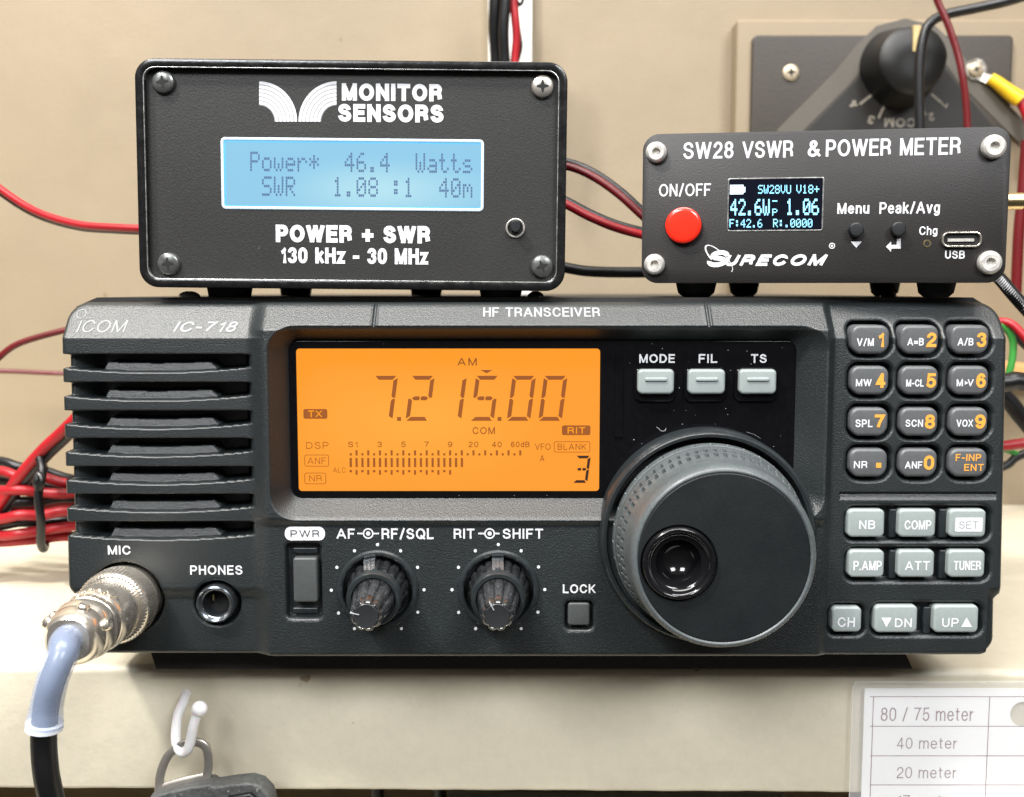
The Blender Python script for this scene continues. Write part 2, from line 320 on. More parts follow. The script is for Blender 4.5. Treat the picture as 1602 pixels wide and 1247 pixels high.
# stroke alphabet: (width, strokes); a 2-tuple is a line point, a 4-tuple a curve (control, end)
def _O(w, h=1.0, y0=0.0):
    a, b, c = w / 2, y0 + h / 2, y0 + h
    k = 0.30
    return [(a, c), (w, c, w, b), (w, y0, a, y0), (0, y0, 0, b), (0, c, a, c)]
GL = {
 'A': (.74, [[(0, 0), (.35, 1)], [(.39, 1), (.74, 0)], [(.15, .30), (.59, .30)]]),
 'B': (.60, [[(.33, .54), (0, .54), (0, 1), (.33, 1), (.56, 1, .56, .77), (.56, .54, .33, .54)], [(0, .54), (.34, .54), (.60, .54, .60, .27), (.60, 0, .34, 0), (0, 0), (0, .54)]]),
 'C': (.68, [[(.67, .68), (.63, 1, .35, 1), (0, 1, 0, .5), (0, 0, .35, 0), (.63, 0, .68, .34)]]),
 'D': (.64, [[(0, .5), (0, 1), (.27, 1), (.64, 1, .64, .5), (.64, 0, .27, 0), (0, 0), (0, .5)]]),
 'E': (.52, [[(.52, 1), (0, 1), (0, 0), (.52, 0)], [(0, .52), (.46, .52)]]), 'F': (.50, [[(.50, 1), (0, 1), (0, 0)], [(0, .5), (.42, .5)]]),
 'G': (.70, [[(.67, .72), (.62, 1, .36, 1), (0, 1, 0, .5), (0, 0, .36, 0), (.62, 0, .70, .28), (.70, .45), (.42, .45)], [(.70, .4), (.70, 0)]]),
 'H': (.60, [[(0, 0), (0, 1)], [(.60, 0), (.60, 1)], [(0, .53), (.60, .53)]]), 'I': (.0, [[(0, 0), (0, 1)]]),
 'J': (.46, [[(.46, 1), (.46, .28), (.46, 0, .23, 0), (0, 0, 0, .30)]]),
 'K': (.60, [[(0, 0), (0, 1)], [(.57, 1), (.02, .36)], [(.22, .56), (.60, 0)]]), 'L': (.48, [[(0, 1), (0, 0), (.48, 0)]]),
 'M': (.76, [[(0, 0), (0, 1)], [(.03, 1), (.37, 0)], [(.39, 0), (.73, 1)], [(.76, 1), (.76, 0)]]),
 'N': (.62, [[(0, 0), (0, 1)], [(.03, 1), (.59, 0)], [(.62, 0), (.62, 1)]]), 'O': (.76, [_O(.76)]),
 'P': (.58, [[(0, 0), (0, 1), (.33, 1), (.58, 1, .58, .72), (.58, .44, .33, .44), (0, .44)]]), 'Q': (.76, [_O(.76), [(.45, .25), (.74, -.02)]]),
 'R': (.60, [[(0, 0), (0, 1), (.35, 1), (.58, 1, .58, .74), (.58, .48, .35, .48), (0, .48)], [(.33, .48), (.56, .48, .57, .25), (.58, .08, .60, 0)]]),
 'S': (.60, [[(.57, .71), (.55, 1, .29, 1), (.02, 1, .02, .75), (.02, .57, .29, .53), (.60, .48, .60, .26), (.60, 0, .30, 0), (.02, 0, 0, .30)]]),
 'T': (.60, [[(0, 1), (.60, 1)], [(.30, 1), (.30, 0)]]), 'U': (.60, [[(0, 1), (0, .33), (0, 0, .30, 0), (.60, 0, .60, .33), (.60, 1)]]),
 'V': (.68, [[(0, 1), (.33, 0)], [(.35, 0), (.68, 1)]]), 'W': (1.0, [[(0, 1), (.24, 0)], [(.26, 0), (.49, 1)], [(.51, 1), (.74, 0)], [(.76, 0), (1.0, 1)]]),
 'X': (.62, [[(0, 1), (.62, 0)], [(0, 0), (.62, 1)]]), 'Y': (.64, [[(0, 1), (.32, .42), (.64, 1)], [(.32, .45), (.32, 0)]]), 'Z': (.56, [[(0, 1), (.56, 1), (0, 0), (.56, 0)]]),
 '0': (.50, [[(.25, 1), (.50, 1, .50, .62), (.50, .38), (.50, 0, .25, 0), (0, 0, 0, .38), (0, .62), (0, 1, .25, 1)]]),
 '1': (.26, [[(0, .72), (.24, .76, .26, 1), (.26, 0)]]), '2': (.50, [[(.02, .68), (.02, 1, .26, 1), (.50, 1, .50, .74), (.50, .55, .28, .38), (.04, .20, 0, 0), (.50, 0)]]),
 '3': (.50, [[(.02, .72), (.03, 1, .25, 1), (.48, 1, .48, .77), (.48, .54, .22, .54)], [(.22, .54), (.50, .54, .50, .27), (.50, 0, .24, 0), (.01, 0, 0, .28)]]),
 '4': (.54, [[(.54, .25), (0, .25), (.38, 1), (.40, 1), (.40, 0)]]), '5': (.50, [[(.47, 1), (.09, 1), (.03, .47), (.10, .62, .26, .62), (.50, .62, .50, .32), (.50, 0, .24, 0), (.02, 0, 0, .24)]]),
 '6': (.50, [[(.47, .76), (.44, 1, .27, 1), (0, 1, 0, .42), (0, 0, .26, 0), (.50, 0, .50, .30), (.50, .60, .26, .60), (.03, .60, 0, .34)]]),
 '7': (.50, [[(0, 1), (.50, 1), (.20, .50, .16, 0)]]), '8': (.50, [[(.25, 1), (.47, 1, .47, .77), (.47, .54, .25, .54), (.03, .54, .03, .77), (.03, 1, .25, 1)], [(.25, .54), (.50, .54, .50, .27), (.50, 0, .25, 0), (0, 0, 0, .27), (0, .54, .25, .54)]]),
 '9': (.50, [[(.03, .24), (.06, 0, .23, 0), (.50, 0, .50, .58), (.50, 1, .24, 1), (0, 1, 0, .70), (0, .40, .24, .40), (.47, .40, .50, .66)]]),
 'a': (.46, [[(.02, .53), (.04, .73, .24, .73), (.44, .73, .44, .55), (.44, .12), (.44, 0, .52, .02)], [(.44, .42), (.30, .42), (0, .42, 0, .19), (0, 0, .18, 0), (.40, 0, .44, .25)]]),
 'e': (.48, [[(.0, .38), (.48, .38), (.48, .73, .25, .73), (0, .73, 0, .36), (0, 0, .26, 0), (.42, 0, .47, .18)]]),
 'g': (.46, [[(.46, .70), (.46, 0), (.46, -.25, .22, -.25), (.02, -.25, .02, -.10)], [(.23, .73), (.46, .73, .46, .38), (.46, .03, .23, .03), (0, .03, 0, .38), (0, .73, .23, .73)]]),
 'h': (.44, [[(0, 0), (0, 1)], [(0, .42), (.02, .73, .24, .73), (.44, .73, .44, .48), (.44, 0)]]), 'n': (.44, [[(0, 0), (0, .73)], [(0, .42), (.02, .73, .24, .73), (.44, .73, .44, .48), (.44, 0)]]),
 'k': (.44, [[(0, 0), (0, 1)], [(.41, .72), (.02, .27)], [(.17, .44), (.44, 0)]]), 'u': (.44, [[(0, .73), (0, .25), (0, 0, .20, 0), (.42, 0, .44, .30)], [(.44, .73), (.44, 0)]]),
 'm': (.76, [[(0, 0), (0, .73)], [(0, .45), (.02, .73, .20, .73), (.38, .73, .38, .50), (.38, 0)], [(.38, .45), (.40, .73, .58, .73), (.76, .73, .76, .50), (.76, 0)]]),
 't': (.26, [[(.10, .95), (.10, .14), (.10, 0, .26, .01)], [(0, .72), (.25, .72)]]), 'r': (.27, [[(0, 0), (0, .73)], [(0, .38), (.03, .73, .27, .70)]]),
 'v': (.46, [[(0, .73), (.22, 0)], [(.24, 0), (.46, .73)]]), 'z': (.40, [[(0, .72), (.40, .72), (0, 0), (.40, 0)]]),
 'd': (.46, [[(.46, 1), (.46, 0)], [(.23, .73), (.46, .73, .46, .36), (.46, 0, .23, 0), (0, 0, 0, .36), (0, .73, .23, .73)]]),
 'ı': (.0, [[(0, 0), (0, .98)]]), '&': (.66, [[(.66, 0), (.16, .66), (.08, .78, .12, .88), (.16, 1, .28, 1), (.44, 1, .44, .82), (.44, .66, .22, .55), (0, .44, 0, .24), (0, 0, .25, 0), (.50, 0, .60, .46)]]),
 '/': (.34, [[(0, -.04), (.34, 1.04)]]), '+': (.52, [[(.26, .10), (.26, .72)], [(0, .41), (.52, .41)]]), '-': (.26, [[(0, .40), (.26, .40)]]),
 '=': (.46, [[(0, .55), (.46, .55)], [(0, .27), (.46, .27)]]), '.': (.0, [[(0, .0), (0, .02)]]), ' ': (.16, [])}
_T = {}
def glyphs(body, bold, shear, space, aspect):
    """word as flat strokes filling the box 0..aspect x 0..1; stroke width grows with bold"""
    key = (body, bold, shear, space, round(aspect, 3))
    if key in _T: return _T[key]
    sw = 0.095 + bold * 2.6; hw = sw / 2
    S = []; x = 0.0; sb = (0.17 + 1.05 * sw) * space
    nat = 0.0
    for c in body:
        w, st = GL[c]
        for s in st:
            pts = []
            for p in s:
                if len(p) == 2: pts.append((x + p[0], p[1]))
                else:
                    a = pts[-1]; c1 = (x + p[0], p[1]); e = (x + p[2], p[3])
                    h1 = (a[0] + .56 * (c1[0] - a[0]), a[1] + .56 * (c1[1] - a[1])); h2 = (e[0] + .56 * (c1[0] - e[0]), e[1] + .56 * (c1[1] - e[1]))
                    for q in range(1, 9):
                        t = q / 8; m_ = 1 - t; pts.append(tuple(m_ ** 3 * a[i] + 3 * m_ * m_ * t * h1[i] + 3 * m_ * t * t * h2[i] + t ** 3 * e[i] for i in (0, 1)))
            S.append(([(px_ + shear * py_, py_) for px_, py_ in pts], len(s[1]) == 2, len(s[-1]) == 2))
        x += w + sb
    xs_ = [p[0] for s in S for p in s[0]]; ys_ = [p[1] for s in S for p in s[0]]
    x0, x1 = min(xs_), max(xs_); desc = any(c in body for c in 'g'); y0 = -.25 if desc else (0.0 if not body in ('-',) else min(ys_)); y1 = max(1.0, 0) if body not in ('.',) else 1
    if not any(c in 'ABCDEFGHIJKLMNOPQRSTUVWXYZ0123456789hkdı&' for c in body): y1 = max(ys_)
    full = 1.0 / (y1 - y0 + 0); hw = hw * full
    def mp(p): return (hw + (p[0] - x0) / max(x1 - x0, 1e-6) * (aspect - 2 * hw) if x1 > x0 else aspect / 2, hw + (p[1] - y0) / (y1 - y0) * (1 - 2 * hw))
    V = []; F = []
    for si, (s, e0, e1) in enumerate(S):
        P = [mp(p) for p in s]; P = [p for i, p in enumerate(P) if i == 0 or math.hypot(p[0] - P[i - 1][0], p[1] - P[i - 1][1]) > 1e-5]
        n = len(P)
        if n < 2: P = [(P[0][0], P[0][1] - hw * .5), (P[0][0], P[0][1] + hw * .5)]; n = 2
        closed = math.hypot(P[0][0] - P[-1][0], P[0][1] - P[-1][1]) < 1e-4
        T = []
        for i in range(n - 1):
            dx, dy = P[i + 1][0] - P[i][0], P[i + 1][1] - P[i][1]; l = math.hypot(dx, dy); T.append((dx / l, dy / l))
        if not closed:
            if e0: P[0] = (P[0][0] - T[0][0] * hw, P[0][1] - T[0][1] * hw)
            if e1: P[-1] = (P[-1][0] + T[-1][0] * hw, P[-1][1] + T[-1][1] * hw)
        base = len(V); zz_ = 1 - 0.09 * (si % 5)
        for i in range(n):
            a = T[i - 1] if i > 0 else (T[-1] if closed else T[0]); b = T[i] if i < n - 1 else (T[0] if closed else T[-1])
            mx, my = -(a[1] + b[1]), a[0] + b[0]; l = math.hypot(mx, my)
            if l < 1e-3: mx, my, l = -a[1], a[0], 1
            mx, my = mx / l, my / l; k = 1 / max(0.45, mx * -a[1] + my * a[0])
            for sg in (1, -1):
                vx, vy = P[i][0] + sg * mx * hw * k, P[i][1] + sg * my * hw * k
                lo_, hi_ = (0, 1) if '/' not in body else (-.05, 1.05)
                V.append((min(max(vx, -hw * .3), aspect + hw * .3), min(max(vy, lo_), hi_), zz_ - 0.07 * i / n))
        for i in range(n - 1):
            q = base + 2 * i; F.append((q, q + 1, q + 3, q + 2))
    v = np.array(V); _T[key] = (v, F); return _T[key]
def put_text(mb, body, fr, bx, d=0.0, bold=0.02, shear=0.0, space=1.0, th=0.08, rot=0):
    """fit a word into a photo-pixel box on the frame's plane at depth d (th in front of it)"""
    xa, xb, za, zb = fr.box(*bx, d)
    v, f = glyphs(body, bold, shear, space, (xb - xa) / (zb - za)); v = v.copy(); A = (xb - xa) / (zb - za)
    if rot:
        c, s_ = math.cos(rot), math.sin(rot); v[:, 0] -= A / 2; v[:, 1] -= .5; v[:, :2] = v[:, :2] @ np.array([[c, s_], [-s_, c]]); v[:, 0] += A / 2; v[:, 1] += .5
    h = zb - za
    mb.add(np.stack([xa + v[:, 0] * h, d - th * v[:, 2], za + v[:, 1] * h], 1), f); return mb
def text(name, body, fr, bx, m, parent, d=0.0, **k):
    return obj(name, put_text(MB(), body, fr, bx, d, **k), m, parent, smooth=False)
def pbox(mb, fr, bx, d, th, r=0.0):
    xa, xb, za, zb = fr.box(*bx, d)
    if r: return mb.rr((xa + xb) / 2, (za + zb) / 2, xb - xa, zb - za, r, d - th, d)
    return mb.box(xa, xb, d - th, d, za, zb)
def ppoly(mb, fr, pts, d, th):
    return mb.poly([fr.loc(x, y, d) for x, y in pts], d - th, d)
def pring(mb, fr, cx, cy, ro, ri, d, th, n=32):
    x, z = fr.loc(cx, cy, d); ro, ri = fr.px(ro, d), fr.px(ri, d)
    rg = [[(x + r * math.cos(a), y, z + r * math.sin(a)) for a in [2 * PI * i / n for i in range(n)]] for (r, y) in ((ro, d), (ro, d - th), (ri, d - th), (ri, d))]
    return mb.rings(rg, False, False)
def pdisc(mb, fr, cx, cy, r, d, th, n=24):
    x, z = fr.loc(cx, cy, d); r = fr.px(r, d)
    return mb.lathe(x, z, [(d - th, r), (d, r)], n)

FONT57 = {
 'P': ['11110', '10001', '10001', '11110', '10000', '10000', '10000'], 'o': ['00000', '00000', '01110', '10001', '10001', '10001', '01110'],
 'w': ['00000', '00000', '10001', '10001', '10101', '10101', '01010'], 'e': ['00000', '00000', '01110', '10001', '11111', '10000', '01110'],
 'r': ['00000', '00000', '10110', '11001', '10000', '10000', '10000'], '*': ['00000', '00100', '10101', '01110', '10101', '00100', '00000'],
 '4': ['00010', '00110', '01010', '10010', '11111', '00010', '00010'], '6': ['00110', '01000', '10000', '11110', '10001', '10001', '01110'],
 '.': ['00000', '00000', '00000', '00000', '00000', '01100', '01100'], 'W': ['10001', '10001', '10001', '10101', '10101', '10101', '01010'],
 'a': ['00000', '00000', '01110', '00001', '01111', '10001', '01111'], 't': ['01000', '01000', '11100', '01000', '01000', '01001', '00110'],
 's': ['00000', '00000', '01110', '10000', '01110', '00001', '11110'], 'S': ['01111', '10000', '10000', '01110', '00001', '00001', '11110'],
 'R': ['11110', '10001', '10001', '11110', '10100', '10010', '10001'], '1': ['00100', '01100', '00100', '00100', '00100', '00100', '01110'],
 '0': ['01110', '10001', '10011', '10101', '11001', '10001', '01110'], '8': ['01110', '10001', '10001', '01110', '10001', '10001', '01110'],
 ':': ['00000', '01100', '01100', '00000', '01100', '01100', '00000'], 'm': ['00000', '00000', '11010', '10101', '10101', '10001', '10001'],
 '2': ['01110', '10001', '00001', '00010', '00100', '01000', '11111'], 'V': ['10001', '10001', '10001', '10001', '10001', '01010', '00100'],
 'U': ['10001', '10001', '10001', '10001', '10001', '10001', '01110'], '+': ['00000', '00100', '00100', '11111', '00100', '00100', '00000'],
 'F': ['11111', '10000', '10000', '11110', '10000', '10000', '10000'], 'O': ['01110', '10001', '10001', '10001', '10001', '10001', '01110'],
 '-': ['00000', '00000', '00000', '11111', '00000', '00000', '00000'], ' ': ['00000'] * 7}
def dots(mb, s_, fr, x0, y0, pitch, h, d, cw=0.84, ch=0.84, th=0.04, colw=None):
    """dot-matrix text; x0,y0 top left in photo px, pitch px per character, h px tall"""
    cx = (colw or pitch / 6.1); cy = h / 7
    for k, c in enumerate(s_):
        for r_, row in enumerate(FONT57[c]):
            for q, b in enumerate(row):
                if b == '1':
                    ax = x0 + k * pitch + q * cx; ay = y0 + r_ * cy
                    pbox(mb, fr, (ax, ay, ax + cx * cw, ay + cy * ch), d, th)
    return mb
def seg7(mb, fr, x0, y0, w, h, t, segs, d, slant=-0.13, th=0.04, gap=1.2):
    def q(pts):
        ppoly(mb, fr, [(x0 + px_ + slant * (-1) * 0 + (-(py_)) * (-slant) * 1.0, y0 + py_) for px_, py_ in pts], d, th)
    hm = h / 2; g = gap
    S = {'a': [(g, 0), (w - g - t * 0.3, 0), (w - g - t, t), (g + t, t)],
         'd': [(g + t, h - t), (w - g - t, h - t), (w - g - t * 0.3, h), (g, h)],
         'b': [(w, g + t * 0.4), (w, hm - g), (w - t * 0.5, hm - g * 0.4), (w - t, hm - g - t * 0.4), (w - t, t + g)],
         'c': [(w - t * 0.5, hm + g * 0.4), (w, hm + g), (w, h - g - t * 0.4), (w - t, h - t - g), (w - t, hm + g + t * 0.4)],
         'f': [(0, g + t * 0.4), (t, t + g), (t, hm - g - t * 0.4), (t * 0.5, hm - g * 0.4), (0, hm - g)],
         'e': [(t * 0.5, hm + g * 0.4), (t, hm + g + t * 0.4), (t, h - t - g), (0, h - g - t * 0.4), (0, hm + g)]}
    for s_ in segs:
        if s_ == 'g':
            q([(t * 0.9, hm), (t * 1.5, hm - t / 2), (w / 2 - 1.6, hm - t / 2), (w / 2 - 0.6, hm), (w / 2 - 1.6, hm + t / 2), (t * 1.5, hm + t / 2)])
            q([(w / 2 + 0.6, hm), (w / 2 + 1.6, hm - t / 2), (w - t * 1.5, hm - t / 2), (w - t * 0.9, hm), (w - t * 1.5, hm + t / 2), (w / 2 + 1.6, hm + t / 2)])
        else: q(S[s_])

# ================================================================== SETTING
WY = 262.0
wall = obj('wall', MB().box(-900, 900, WY, WY + 20, -500, 900), M['wall']); tag(wall, None, None, kind='structure')
desk = obj('desk', MB().box(-600, 600, -40, WY - 1, -190, -160), M['shelf'])
tag(desk, 'cream desk top far below the painted shelf', 'desk')

# shelf: board with a rounded, slightly lumpy front edge
def make_shelf():
    prof = []                      # (y, z) going round the section, front edge at y = 20
    F0, T = 20.0, 36.5; r = 2.4
    for k in range(7): a = PI / 2 * k / 6; prof.append((F0 + r - r * math.sin(a), -r + r * math.cos(a)))
    for k in range(4): a = PI / 2 * k / 3; prof.append((F0 + 1.2 - 1.2 * math.cos(a), -T + 1.2 - 1.2 * math.sin(a)))
    prof += [(WY - 0.5, -T), (WY - 0.5, 0)]
    xs = np.linspace(-600, 600, 481); rg = []
    for x in xs:
        w = 0.12 * math.sin(x * 0.11) + 0.10 * math.sin(x * 0.37 + 1) + rng.normal(0, 0.05)
        rg.append([(x, y + (w if y < F0 + 3 else 0), z - 0.0055 * x + (w * 0.4 if y < F0 + 3 and z > -4 else 0)) for y, z in prof])
    return MB().rings(rg)
sh = obj('shelf', make_shelf(), M['shelf'], ang=40)
tag(sh, 'thick cream painted shelf carrying the large radio, rounded front edge', 'shelf')

# wall duct
xa, xb, _, _ = R.box(764, 20, 832, 60, WY - 6)
dm = MB().box(xa, xb, WY - 6, WY - 0.1, 60, 420)
tag(obj('cable_duct', dm, M['duct']), 'white upright plastic duct on the wall behind the left meter', 'cable duct')

# mounting board and the rotary switch on it
BY = WY - 12
xa, za = R.loc(1134, 1000, BY)[0], R.loc(1134, 30, BY)[1]
bd = MB().rr((xa + 260) / 2, (za + 60) / 2, 260 - xa, za - 60, 1.5, BY, WY - 0.1, 1.2)
tag(obj('mounting_board', bd, M['board']), 'beige painted board on the wall carrying the rotary switch', 'board')
PY = BY - 3
sw = empty('rotary_switch', loc=(0, 0, 0), label='large dark grey rotary switch with round black knob, on wall board at right', cat='switch')
xa, xb, za, zb = R.box(1175, 55, 1580, 320, PY)
obj('face_plate', MB().rr((xa + xb) / 2, (za + zb) / 2, xb - xa, zb - za, 2.5, PY, BY, 0.6), M['swplate'], sw)
mb = MB()
cl = [(1225, 215), (1270, 170), (1318, 122), (1350, 82), (1378, 54), (1416, 44), (1456, 54), (1484, 82), (1510, 118), (1556, 164), (1606, 214)]
def ribbon(mb, cl, w, d, th):
    L_, R_ = [], []
    for k, (x, y) in enumerate(cl):
        a = cl[max(k - 1, 0)]; b = cl[min(k + 1, len(cl) - 1)]; dx, dy = b[0] - a[0], b[1] - a[1]; n = math.hypot(dx, dy)
        L_.append((x - dy / n * w / 2, y + dx / n * w / 2)); R_.append((x + dy / n * w / 2, y - dx / n * w / 2))
    for k in range(len(cl) - 1): ppoly(mb, R, [L_[k], L_[k + 1], R_[k + 1], R_[k]], d, th)
ribbon(mb, cl, 30, PY, 0.30)
obj('painted_band', mb, M['swband'], sw, smooth=False)
mb = MB(); ppoly(mb, R, [(1262, 206), (1340, 125), (1372, 82), (1416, 62), (1460, 82), (1492, 125), (1560, 206), (1560, 260), (1262, 260)], PY, 0.16)
obj('painted_field', mb, M['swdark'], sw, smooth=False)
mb = MB()
put_text(mb, 'COM', R, (1384, 185, 1432, 199), PY - 0.16, bold=0.03, rot=PI, th=0.1)
put_text(mb, '4', R, (1330, 157, 1341, 170), PY - 0.16, bold=0.04, rot=PI * 0.75, th=0.1)
put_text(mb, '3', R, (1358, 181, 1368, 194), PY - 0.16, bold=0.04, rot=PI * 0.9, th=0.1)
put_text(mb, '1', R, (1475, 157, 1483, 169), PY - 0.16, bold=0.04, rot=-PI * 0.75, th=0.1)
put_text(mb, '2', R, (1453, 177, 1461, 189), PY - 0.16, bold=0.03, rot=-PI * 0.9, th=0.1)
for (x0, y0, x1, y1) in ((1345, 163, 1363, 149), (1374, 185, 1384, 165), (1457, 147, 1472, 160), (1440, 165, 1448, 180)):
    ribbon(mb, [(x0, y0), (x1, y1)], 3.4, PY - 0.16, 0.1)
obj('lettering', mb, M['swprint'], sw, smooth=False)
kx, kz = R.loc(1407, 106, PY)
def kmod(k, y, r, a):
    return r * (1 - 0.05 * max(0, math.cos(a * 3 + 1.2)))
kb = MB().lathe(kx, kz, [(PY - 0.3, 19), (PY - 4, 18.4), (PY - 10, 16.8), (PY - 14, 16.3), (PY - 18, 15.5), (PY - 20, 13), (PY - 21, 7)], 60, kmod)
kn = obj('knob', kb, M['bakelite'], sw)
mb = MB().box(kx - 1.6, kx + 1.6, PY - 21.6, PY - 19.0, kz + 3, kz + 14.5)
obj('pointer', mb, M['ptr'], kn)
def cross_screw(name, parent, fr, cx, cy, r, d, m, ht=1.0, ang=0.0, slot=True, hexs=False, rad=None):
    x, z = fr.loc(cx, cy, d - ht); r = fr.px(r, d)
    mb = MB()
    n = 48
    prof = [(d, r), (d - ht * 0.45, r), (d - ht * 0.8, r * 0.9), (d - ht, r * 0.72)]
    if hexs: prof += [(d - ht, r * 0.40), (d - ht * 0.3, r * 0.38)]
    else: prof += [(d - ht * 1.06, r * 0.3)]
    mb.lathe(x, z, prof, n, cap0=False)
    s = obj(name, mb, m, parent, ang=30)
    if not hexs:
        mb = MB(); L_ = r * 0.52; w = r * 0.11; c, s_ = math.cos(ang), math.sin(ang)
        for (u, v) in (((c, s_), (-s_, c)), ((-s_, c), (c, s_))):
            P = [(x + u[0] * a + v[0] * b, z + u[1] * a + v[1] * b) for a, b in ((-L_, -w * .5), (-L_ * .4, -w * 1.4), (L_ * .4, -w * 1.4), (L_, -w * .5), (L_, w * .5), (L_ * .4, w * 1.4), (-L_ * .4, w * 1.4), (-L_, w * .5))]
            mb.poly(P, d - ht * 1.09 - (0.01 if u[0] == c else 0.0), d - ht * 0.9)
        obj('recess_shade', mb, M['void'], s, smooth=False)  # black cross on the screw head, painting the shade of its recess
    return s
cross_screw('screw', sw, R, 1238, 113, 12.5, PY, M['screwpaint'], 1.4, 0.05)
tw = empty('ground_lead', loc=W(1528, 108, PY - 1), label='red wire in a yellow crimp terminal screwed to the switch plate', cat='wire')
tw.location = (0, 0, 0)
x, z = R.loc(1528, 108, PY - 2)
mb = MB().lathe(x, z, [(PY - 0.2, 4.9), (PY - 1.6, 4.9), (PY - 1.6, 2.0)], 32, cap1=True)
mb.add(*(lambda p: ([(*p[0],), (*p[1],), (*p[2],), (*p[3],)], [(0, 1, 2, 3)]))([W(1536, 112, PY - 1.4), W(1552, 118, PY - 2.4), W(1545, 132, PY - 2.4), W(1530, 124, PY - 1.4)]))
obj('ring_terminal', mb, M['nickel'], tw)
cross_screw('screw', sw, R, 1528, 108, 10.5, PY - 1.7, M['screwpaint'], 1.6, 0.5)
obj('crimp_sleeve', MB().tube([W(1549, 122, PY - 3), W(1562, 131, PY - 4), W(1580, 145, PY - 5), W(1596, 156, PY - 6)], 3.3, 16, 6, rfun=lambda t: 2.6 + 1.2 * t), M['yellow'], tw)
obj('conductor', MB().tube([W(1586, 148, PY - 5), W(1600, 166, PY - 6), W(1612, 200, PY - 7), W(1618, 260, PY - 7)], 2.2), M['wire_red'], tw)

# ================================================================== TRANSCEIVER
rad = empty('radio_transceiver', loc=(0, 0, 0), label='large dark grey radio transceiver with orange display standing on the shelf', cat='radio')
WP = 4.0                                    # depth of the glossy display window
STEP = 0.22
TOPZ = R.loc(801, 473, 6.8)[1]
BOTZ = R.loc(801, 1026, 0)[1]
def zz(py, d=0.0): return R.loc(801, py, d)[1]
def xx(px, py=750, d=0.0): return R.loc(px, py, d)[0]
def sstep(a, b, x):
    t = np.clip((x - a) / (b - a), 0, 1); return t * t * (3 - 2 * t)
HOLES = []     # (cx, cz, w, h, r, depth, bulge)
KX = [(1362, 1439, 1518), (1361, 1438.5, 1517.3), (1360, 1438, 1516.2), (1359, 1437, 1515)]; KYs = [530, 594, 659, 723]
BTN = [('NB', 1326.5, 797.3, 1384, 840.6), ('COMP', 1406, 797.3, 1464, 840.6), ('SET', 1485, 797.3, 1542.6, 840.6),
       ('P.AMP', 1328, 861, 1383.5, 903.6), ('ATT', 1404.7, 861, 1462, 903.6), ('TUNER', 1483.4, 861, 1541, 903.6),
       ('CH', 1302, 950, 1348, 989), ('DN', 1368.6, 947.6, 1435.5, 990), ('UP', 1460.8, 947.6, 1531, 990)]
